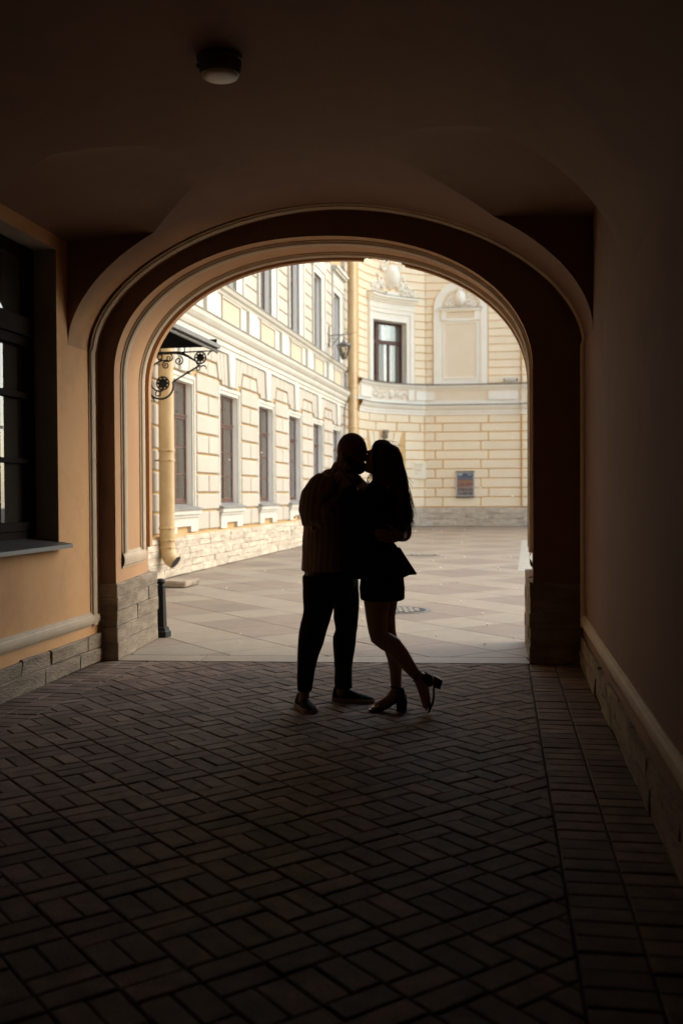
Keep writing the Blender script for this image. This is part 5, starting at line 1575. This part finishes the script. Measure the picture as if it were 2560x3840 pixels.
# shirt: hanging open-necked, sleeves rolled
sh = MB()
sect(sh, [(.905, -.080, .0, .215, .172), (.96, -.080, .0, .210, .170), (1.08, -.078, .0, .205, .163), (1.2, -.072, .0, .203, .158), (1.34, -.058, .01, .213, .155), (1.43, -.045, .015, .208, .140), (1.50, -.035, .015, .178, .118), (1.55, -.028, .01, .120, .092), (1.575, -.022, .005, .088, .080)], SA)
limb(sh, [(-.135, -.14, 1.465, .085), (-.178, -.19, 1.40, .080), (-.196, -.215, 1.30, .072), (-.192, -.225, 1.245, .064), (-.165, -.225, 1.245, .060), (-.115, -.217, 1.295, .056)], 18)
limb(sh, [(.09, .17, 1.465, .075), (.16, .21, 1.41, .070), (.28, .22, 1.30, .062), (.40, .13, 1.215, .056), (.405, .02, 1.175, .052)], 16)
shirt = loc(remesh(sh, 'shirt', M['shirt'], man, .0075, 6, .011, 5.5, (1.4, 1.4, .7)), MO)
# hem line of the shirt is cut clean by the trousers; collar and cuffs
cl = MB()
cl.grid([[(.030 + q_ * math.cos(a), -.005 + q_ * math.sin(a), z) for a in np.linspace(R(50), R(310), 22)] for z, q_ in ((1.555, .074), (1.600, .074), (1.624, .077), (1.608, .088), (1.572, .104))])
cl.grid([[(x, y, z), (x2, y2, z2)] for x, y, z, x2, y2, z2 in ((.040, -.070, 1.605, .012, -.098, 1.560), (.075, -.078, 1.575, .052, -.118, 1.525), (.098, -.080, 1.545, .088, -.112, 1.500))])
cl.grid([[(x, y, z), (x2, y2, z2)] for x, y, z, x2, y2, z2 in ((.060, .062, 1.60, .050, .10, 1.555), (.095, .055, 1.565, .11, .09, 1.52), (.105, .04, 1.54, .13, .07, 1.49))])
co_ = cl.build('collar', M['shirt'], shirt, smooth=50)
so_ = co_.modifiers.new('thick', 'SOLIDIFY'); so_.thickness = .004; loc(co_, MO)
cf = MB()
cf.tube([(-.135, -.222, 1.275), (-.098, -.212, 1.312)], [.062, .059], 18); cf.tube([(.407, -.005, 1.172), (.398, -.085, 1.155)], [.056, .060], 18)
loc(cf.build('cuff', M['shirt'], shirt, smooth=40), MO)
# wrist watch on the far arm
wt = MB(); wt.tube([(.379, -.222, 1.142), (.375, -.243, 1.139)], [.033, .033], 16); loc(wt.build('watch', M['steel'], body, smooth=40), MO)
# trousers
tr = MB()
nl = [(.125, -.298, -.204), (.223, -.298, -.183), (.351, -.296, -.152), (.468, -.288, -.116), (.572, -.272, -.079), (.652, -.252, -.059), (.763, -.258, -.039), (.88, -.258, -.02)]
fl_ = [(.094, -.051, .066), (.222, -.054, .068), (.335, -.061, .085), (.447, -.062, .099), (.498, -.045, .105), (.58, -.063, .11), (.703, -.061, .116), (.85, -.07, .11)]
spans(tr, nl, lambda z: -.095 - .015 * (.9 - z), lambda z: .058 + .075 * min(1, z / .8))
spans(tr, fl_, lambda z: .10 + .055 * (.9 - z), lambda z: .060 + .070 * min(1, z / .8))
sect(tr, [(.70, -.075, .0, .15, .12), (.80, -.075, .0, .185, .15), (.9, -.078, .0, .19, .155), (1.0, -.075, .0, .18, .15)], SA)
trousers = loc(remesh(tr, 'trousers', M['trousers'], man, .008, 5, .006, 7, (1, 1, .8)), MO)
# slip-on shoes
def shoe(heel, toe, L, parent, wd=.046, hgt=.105):
    h_ = Vector((heel[0], heel[1], 0)); d = (Vector((toe[0], toe[1], 0)) - h_).normalized(); s = Vector((-d.y, d.x, 0))
    up = MB()
    st_ = [(.0, .55, .055), (.03, .80, .098), (.10, .88, .108), (.22, .86, .102), (.36, .86, .088), (.52, .94, .070), (.68, 1.0, .057), (.82, .92, .048), (.92, .70, .040), (.985, .35, .034)]
    P = []
    for t, w_, z in st_:
        c = h_ + d * L * t
        P.append([tuple(c + s * wd * w_ * math.cos(a) * (1 - .25 * max(0, math.sin(a))) + Vector((0, 0, .022 + (z - .022) * max(0, math.sin(a)) ** .8 if math.sin(a) > 0 else .022))) for a in np.linspace(0, 2 * math.pi, 17)[:-1]])
    up.grid(P, closed_v=True); n_ = 16
    up.f.append(tuple(reversed(range(16)))); up.f.append(tuple(len(up.v) - 16 + k for k in range(16)))
    sh_ = up.build('shoe', M['suede'], parent, smooth=60)
    so = MB(); pts = []
    for t, w_, z in [(-.02, .5, 0)] + [(q[0], q[1] + .09, 0) for q in st_[1:]] + [(1.0, .3, 0)]:
        pts.append((t, w_))
    poly = [tuple(h_ + d * L * t + s * wd * w_) for t, w_ in pts] + [tuple(h_ + d * L * t - s * wd * w_) for t, w_ in reversed(pts)]
    n = len(poly)
    so.add([(x, y, .0) for x, y, z in poly] + [(x, y, .027) for x, y, z in poly], [(i, (i + 1) % n, n + (i + 1) % n, n + i) for i in range(n)] + [tuple(reversed(range(n))), tuple(range(n, 2 * n))])
    sl_ = so.build('sole', M['sole'], sh_, smooth=40)
    return sh_, sl_
for o in shoe((-.285, .01), (-.195, -.215), .262, man, .050): loc(o, MO)
for o in shoe((-.062, .19), (.222, .085), .293, man, .047): loc(o, MO)

# ------------------------------------------------------------------ the woman
STAT = .989                      # stature
WO = Vector((.33, 6.60, 0))
woman = thing('person', 'long haired woman in black peplum jacket and short skirt, one sandalled foot lifted', 'person', WO)
def wloc(o):
    me = o.data
    n = len(me.vertices); co = np.empty(n * 3); me.vertices.foreach_get('co', co); co = co.reshape(-1, 3)
    co[:, 0] = co[:, 0] * STAT - WO.x; co[:, 2] = co[:, 2] * STAT + .0155
    me.vertices.foreach_set('co', co.ravel()); me.update(); return o
FY = -.045                       # depth of her face
wb_ = MB()
wb_.ball((.272, FY - .01, 1.650), .094, .072, .098, 24, 16)
wb_.ball((.232, FY, 1.640), .060, .060, .085, 20, 14)
wb_.ball((.205, FY, 1.592), .050, .046, .048, 18, 12)
wb_.ball((.178, FY, 1.574), .026, .026, .022, 14, 8)                       # chin
limb(wb_, [(.185, FY, 1.672, .010), (.168, FY, 1.645, .011), (.162, FY, 1.638, .012)], 10)   # nose
wb_.ball((.170, FY, 1.606), .011, .021, .008, 10, 6); wb_.ball((.171, FY, 1.594), .012, .020, .009, 10, 6)
wb_.ball((.187, FY, 1.690), .022, .042, .014, 12, 8)
for sd_ in (-1, 1): wb_.ball((.205, FY + sd_ * .042, 1.648), .024, .020, .020, 10, 8); wb_.ball((.285, FY - .01 + sd_ * .070, 1.645), .018, .010, .028, 10, 6)
limb(wb_, [(.258, FY - .01, 1.60, .052), (.252, -.08, 1.53, .050), (.262, -.12, 1.46, .065)], 16)
# trunk inside the clothes
spans(wb_, [(.78, .17, .37), (.92, .15, .39), (1.08, .15, .33), (1.25, .12, .36), (1.40, .17, .36), (1.46, .20, .33)], -.17, .10)
# near (left) arm reaching to his chest, far arm round his neck side
limb(wb_, [(.235, -.28, 1.40, .042), (.12, -.315, 1.345, .040), (.045, -.29, 1.315, .036), (.055, -.21, 1.39, .032), (.062, -.19, 1.43, .026)])
hand(wb_, (.062, -.185, 1.435), (-.55, .12, .62), (.7, -.2, .5), 1, L=.16, curl=.45, thumb=1)
limb(wb_, [(.26, -.02, 1.41, .045), (.16, .06, 1.36, .038), (.10, .02, 1.34, .032), (.06, -.08, 1.38, .026)])
hand(wb_, (.055, -.09, 1.385), (-.4, -.35, .6), (.6, .4, .6), -1, L=.16, curl=.3, thumb=1)
# lifted near leg
limb(wb_, [(.235, -.22, .86, .098), (.226, -.225, .72, .086), (.226, -.23, .60, .070), (.233, -.232, .535, .066), (.238, -.234, .490, .062), (.285, -.235, .455, .062), (.325, -.235, .432, .0605), (.380, -.235, .365, .056), (.431, -.235, .295, .044), (.478, -.235, .232, .034)], 20)
limb(wb_, [(.478, -.235, .232, .034), (.520, -.235, .212, .040), (.545, -.235, .205, .036)], 14)
limb(wb_, [(.495, -.235, .215, .036), (.520, -.235, .160, .040), (.534, -.235, .100, .034), (.543, -.235, .052, .030)], 14)
for k in range(5):
    y = -.272 + k * .0175
    limb(wb_, [(.541, y, .052, .012), (.545, y, .022, .0098), (.538, y, .008 + .004 * abs(2 - k), .0085)], 8)
# standing far leg
limb(wb_, [(.30, -.12, .86, .095), (.295, -.125, .71, .072), (.292, -.13, .60, .058), (.303, -.135, .50, .051), (.320, -.14, .42, .053), (.342, -.145, .330, .047), (.351, -.15, .245, .040), (.352, -.15, .16, .035), (.360, -.15, .105, .036)], 20)
limb(wb_, [(.375, -.15, .085, .033), (.395, -.15, .082, .030)], 12)
limb(wb_, [(.352, -.15, .120, .036), (.318, -.15, .066, .036), (.272, -.15, .036, .033), (.232, -.15, .022, .026)], 14)
for k in range(5):
    y = -.186 + k * .0175
    limb(wb_, [(.235, y, .022, .012), (.203 + .003 * abs(1 - k), y, .012, .010), (.186 + .005 * abs(1 - k), y, .008, .0085)], 8)
wbody = wloc(remesh(wb_, 'body', M['skin_w'], woman, .0055, 4))
# hair: long loose mass down the back with strands of its own
hr = MB()
hs_ = [(1.764, .245, .290), (1.752, .222, .325), (1.735, .208, .352), (1.715, .200, .372), (1.69, .205, .392), (1.655, .212, .404), (1.60, .206, .414), (1.55, .212, .421), (1.50, .222, .427), (1.45, .232, .433), (1.40, .240, .437), (1.33, .262, .440), (1.27, .285, .442), (1.22, .325, .438), (1.18, .365, .434), (1.165, .39, .428)]
def hy(z): return -.075 - .09 * min(1, max(0, (1.66 - z) / .25))
spans(hr, hs_, hy, lambda z: .088 + .018 * min(1, max(0, (1.70 - z) / .2)) if z < 1.745 else .045 + .04 * (1.764 - z) / .02)
hair = wloc(remesh(hr, 'hair', M['hair'], woman, .006, 4, .010, 14, (1.6, 1.6, .35)))
g = random.Random(31); st = MB()
for k in range(210):
    back = g.random()
    x0 = .30 + .12 * back; z0 = g.uniform(1.42, 1.70) if back > .5 else g.uniform(1.3, 1.5)
    y0 = hy(z0) + g.uniform(-.09, .09)
    xe = np.interp(z0, [1.165, 1.27, 1.45, 1.60, 1.70, 1.76], [.428, .44, .432, .412, .385, .29])
    x0 = xe - g.uniform(.0, .035)
    z1 = g.uniform(1.14, 1.32) if g.random() < .8 else z0 - g.uniform(.08, .2)
    amp = g.uniform(.004, .015) * (1.7 if g.random() < .25 else 1); ph = g.uniform(0, 6.28); fq = g.uniform(12, 26)
    P, rr = [], []
    n = 14
    drift = g.uniform(-.006, .020) + (.03 if g.random() < .10 else 0)
    for i in range(n + 1):
        t = i / n; z = z0 + (z1 - z0) * t
        xb = np.interp(z, [1.13, 1.165, 1.27, 1.45, 1.60, 1.70, 1.76], [.434, .432, .442, .433, .412, .385, .29]) - (xe - x0) * (1 - t)
        P.append((xb + drift * t + amp * math.sin(ph + fq * (z0 - z)) * t - .004, y0 + (hy(z) - hy(z0)) + amp * math.cos(ph * 1.3 + fq * (z0 - z)) * t, z)); rr.append(.0026 * (1 - .75 * t) + .0004)
    st.tube(P, rr, 5)
for k in range(26):      # fly-away hairs round crown and nape, lock in front of the neck
    if k < 10:
        x, z = .205 + .02 * g.random(), 1.545 + .02 * g.random()
        P = [(x - .000, FY - .05, z), (x - .022 - .012 * g.random(), FY - .05, z - .025), (x - .032 - .012 * g.random(), FY - .05, z - .05), (x - .022 - .016 * g.random(), FY - .05, z - .075), (x - .010, FY - .05, z - .09)]
        st.tube(P, [.0018, .0016, .0013, .001, .0006], 5)
    else:
        a = g.uniform(.1, 1.9); x, z = .285 + .10 * math.cos(a), 1.655 + .10 * math.sin(a)
        P = [(x, -.075, z), (x + .02 * math.cos(a) + g.uniform(-.02, .02), -.075, z + .016 * math.sin(a)), (x + .03 * math.cos(a) + g.uniform(-.03, .04), -.07, z + .012 * math.sin(a))]
        st.tube(P, [.0008, .0007, .0005], 4)
for sd_ in (-1, 1):      # strands over the temples and cheek
    for k in range(16):
        t0 = k / 15; x = .208 + .05 * t0
        P = [(x + .02, FY - .01 + sd_ * .05, 1.75), (x, FY - .01 + sd_ * .068, 1.70), (x - .002 + .01 * t0, FY - .012 + sd_ * .078, 1.64), (x + .004, FY - .02 + sd_ * .082, 1.57), (x + .01, FY - .03 + sd_ * .085, 1.49)]
        st.tube(P, [.004, .005, .005, .004, .002], 5)
ss = wloc(st.build('hair_strands', M['hair'], hair, smooth=True)); tag(ss, kind='stuff')
# jacket with flared back
jk = MB()
JS = [(.866, .02, .405), (.885, .005, .452), (.905, .0, .472), (.94, -.003, .448), (.99, -.004, .416), (1.05, -.004, .374), (1.10, -.005, .336), (1.14, -.004, .340), (1.20, -.004, .372), (1.27, .000, .395), (1.34, .06, .405), (1.40, .115, .40), (1.445, .150, .375), (1.485, .185, .335), (1.51, .205, .318)]
def jr_(z): return .155 if z < 1.0 else .135 if z < 1.2 else .150 if z < 1.42 else .12 if z < 1.46 else .075
spans(jk, JS, lambda z: -.17 + .09 * max(0, (z - 1.40) / .11), jr_, 30)
limb(jk, [(.235, -.285, 1.415, .070), (.12, -.325, 1.350, .064), (.045, -.305, 1.318, .060), (.055, -.23, 1.375, .052), (.06, -.19, 1.43, .046)], 18)
limb(jk, [(.26, -.03, 1.425, .064), (.16, .06, 1.36, .054), (.10, .02, 1.34, .048), (.07, -.05, 1.365, .042)], 16)
jacket = wloc(remesh(jk, 'jacket', M['jacket'], woman, .0075, 4, .007, 7))
# pointed tail of the peplum, a folded cloth edge
pt = MB()
rowsP = [[(.33, -.30, 1.06), (.375, -.22, 1.062), (.383, -.15, 1.06), (.36, -.05, 1.06)], [(.36, -.325, .96), (.428, -.24, .975), (.436, -.16, .975), (.40, -.03, .96)], [(.375, -.335, .865), (.452, -.255, .905), (.492, -.17, .888), (.44, .0, .87)], ]
pt.grid(rowsP)
po = pt.build('jacket_tail', M['jacket'], jacket, smooth='all'); so_ = po.modifiers.new('thick', 'SOLIDIFY'); so_.thickness = .012; wloc(po)
# skirt
sk = MB()
spans(sk, [(.722, .128, .404), (.73, .118, .409), (.80, .112, .411), (.90, .13, .40), (1.0, .16, .36)], -.185, lambda z: .165 - .05 * max(0, z - .85))
sect(sk, [(.722, .228, -.225, .100, .098), (.80, .23, -.222, .110, .108), (.90, .235, -.215, .10, .10)])
sect(sk, [(.722, .300, -.13, .100, .09), (.80, .300, -.13, .108, .10), (.90, .30, -.13, .10, .10)])
skirt = wloc(remesh(sk, 'skirt', M['jacket'], woman, .0075, 2, .003, 9))
# sandals
def sandal(parts, name='sandal'):
    root_ = None
    for nm, m_ in parts:
        o = m_.build(nm, M['leather'], woman if root_ is None else root_, smooth=40)
        wloc(o)
        if root_ is None: root_ = o
def prism_xz(m_, pts, y0, y1):
    n = len(pts)
    m_.add([(x, y0, z) for x, z in pts] + [(x, y1, z) for x, z in pts], [(i, (i + 1) % n, n + (i + 1) % n, n + i) for i in range(n)] + [tuple(range(n)), tuple(range(2 * n - 1, n - 1, -1))])
# standing foot
a_ = MB()
P = []
for x, z, w_ in ((.172, -.006, .014), (.185, -.008, .030), (.21, -.009, .040), (.25, -.006, .042), (.285, .006, .036), (.32, .028, .030), (.355, .050, .031), (.385, .058, .033), (.415, .058, .028), (.423, .058, .016)):
    P.append([(x, -.15 - w_, z - .006), (x, -.15 + w_, z - .006), (x, -.15 + w_, z + .006), (x, -.15 - w_, z + .006)])
a_.grid(P, closed_v=True)
b1 = MB(); prism_xz(b1, [(.357, -.0157), (.419, -.0157), (.424, .056), (.352, .050)], -.178, -.122)
b2 = MB(); P = []
for t in np.linspace(R(-100), R(100), 15):
    P.append([(.372 + .053 * math.cos(t), -.15 + .040 * math.sin(t), .056), (.366 + .048 * math.cos(t), -.15 + .041 * math.sin(t), .095), (.358 + .043 * math.cos(t), -.15 + .042 * math.sin(t), .125 + .016 * math.cos(t)), ])
b2.grid(P)
b3 = MB(); b3.tube([(.352 + .041 * math.cos(t), -.15 + .043 * math.sin(t), .142 - .006 * math.cos(t)) for t in np.linspace(0, 2 * math.pi, 20)], .0055, 6)
b4 = MB(); P = []
for t in np.linspace(0, math.pi, 13):
    P.append([(.208, -.15 + .043 * math.cos(t), -.004 + .036 * math.sin(t)), (.246, -.15 + .046 * math.cos(t), -.004 + .054 * math.sin(t))])
b4.grid(P)
sandal((('sandal', a_), ('heel', b1), ('heel_counter', b2), ('ankle_strap', b3), ('toe_strap', b4)))
# lifted foot
yc_ = -.235
a_ = MB(); P = []
for x, z, w_ in ((.600, .222, .022), (.594, .170, .031), (.588, .150, .029), (.590, .125, .027), (.590, .100, .029), (.582, .060, .036), (.568, .028, .036), (.556, .0, .026), (.552, -.008, .012)):
    P.append([(x - .005, yc_ - w_, z), (x - .005, yc_ + w_, z), (x + .006, yc_ + w_, z - .002), (x + .006, yc_ - w_, z - .002)])
a_.grid(P, closed_v=True)
b1 = MB(); prism_xz(b1, [(.592, .234), (.648, .203), (.630, .146), (.585, .163)], yc_ - .028, yc_ + .028)
b2 = MB(); P = []
for t in np.linspace(R(-100), R(100), 15):
    c_, s_ = math.cos(t), math.sin(t)
    P.append([(.560 + .030 * c_, yc_ + .040 * s_, .165 + .012 * c_), (.545 + .040 * c_, yc_ + .041 * s_, .195 + .036 * c_), (.512 + .030 * c_, yc_ + .041 * s_, .222 + .036 * c_)])
b2.grid(P)
b3 = MB(); b3.tube([(.480 + .026 * math.cos(t), yc_ + .043 * math.sin(t), .232 + .034 * math.cos(t)) for t in np.linspace(0, 2 * math.pi, 20)], .0055, 6)
b4 = MB(); P = []
for t in np.linspace(0, math.pi, 13):
    P.append([(.566 - .045 * math.sin(t), yc_ + .042 * math.cos(t), .058), (.560 - .038 * math.sin(t), yc_ + .042 * math.cos(t), .026)])
b4.grid(P)
sandal((('sandal', a_), ('heel', b1), ('heel_counter', b2), ('ankle_strap', b3), ('toe_strap', b4)))
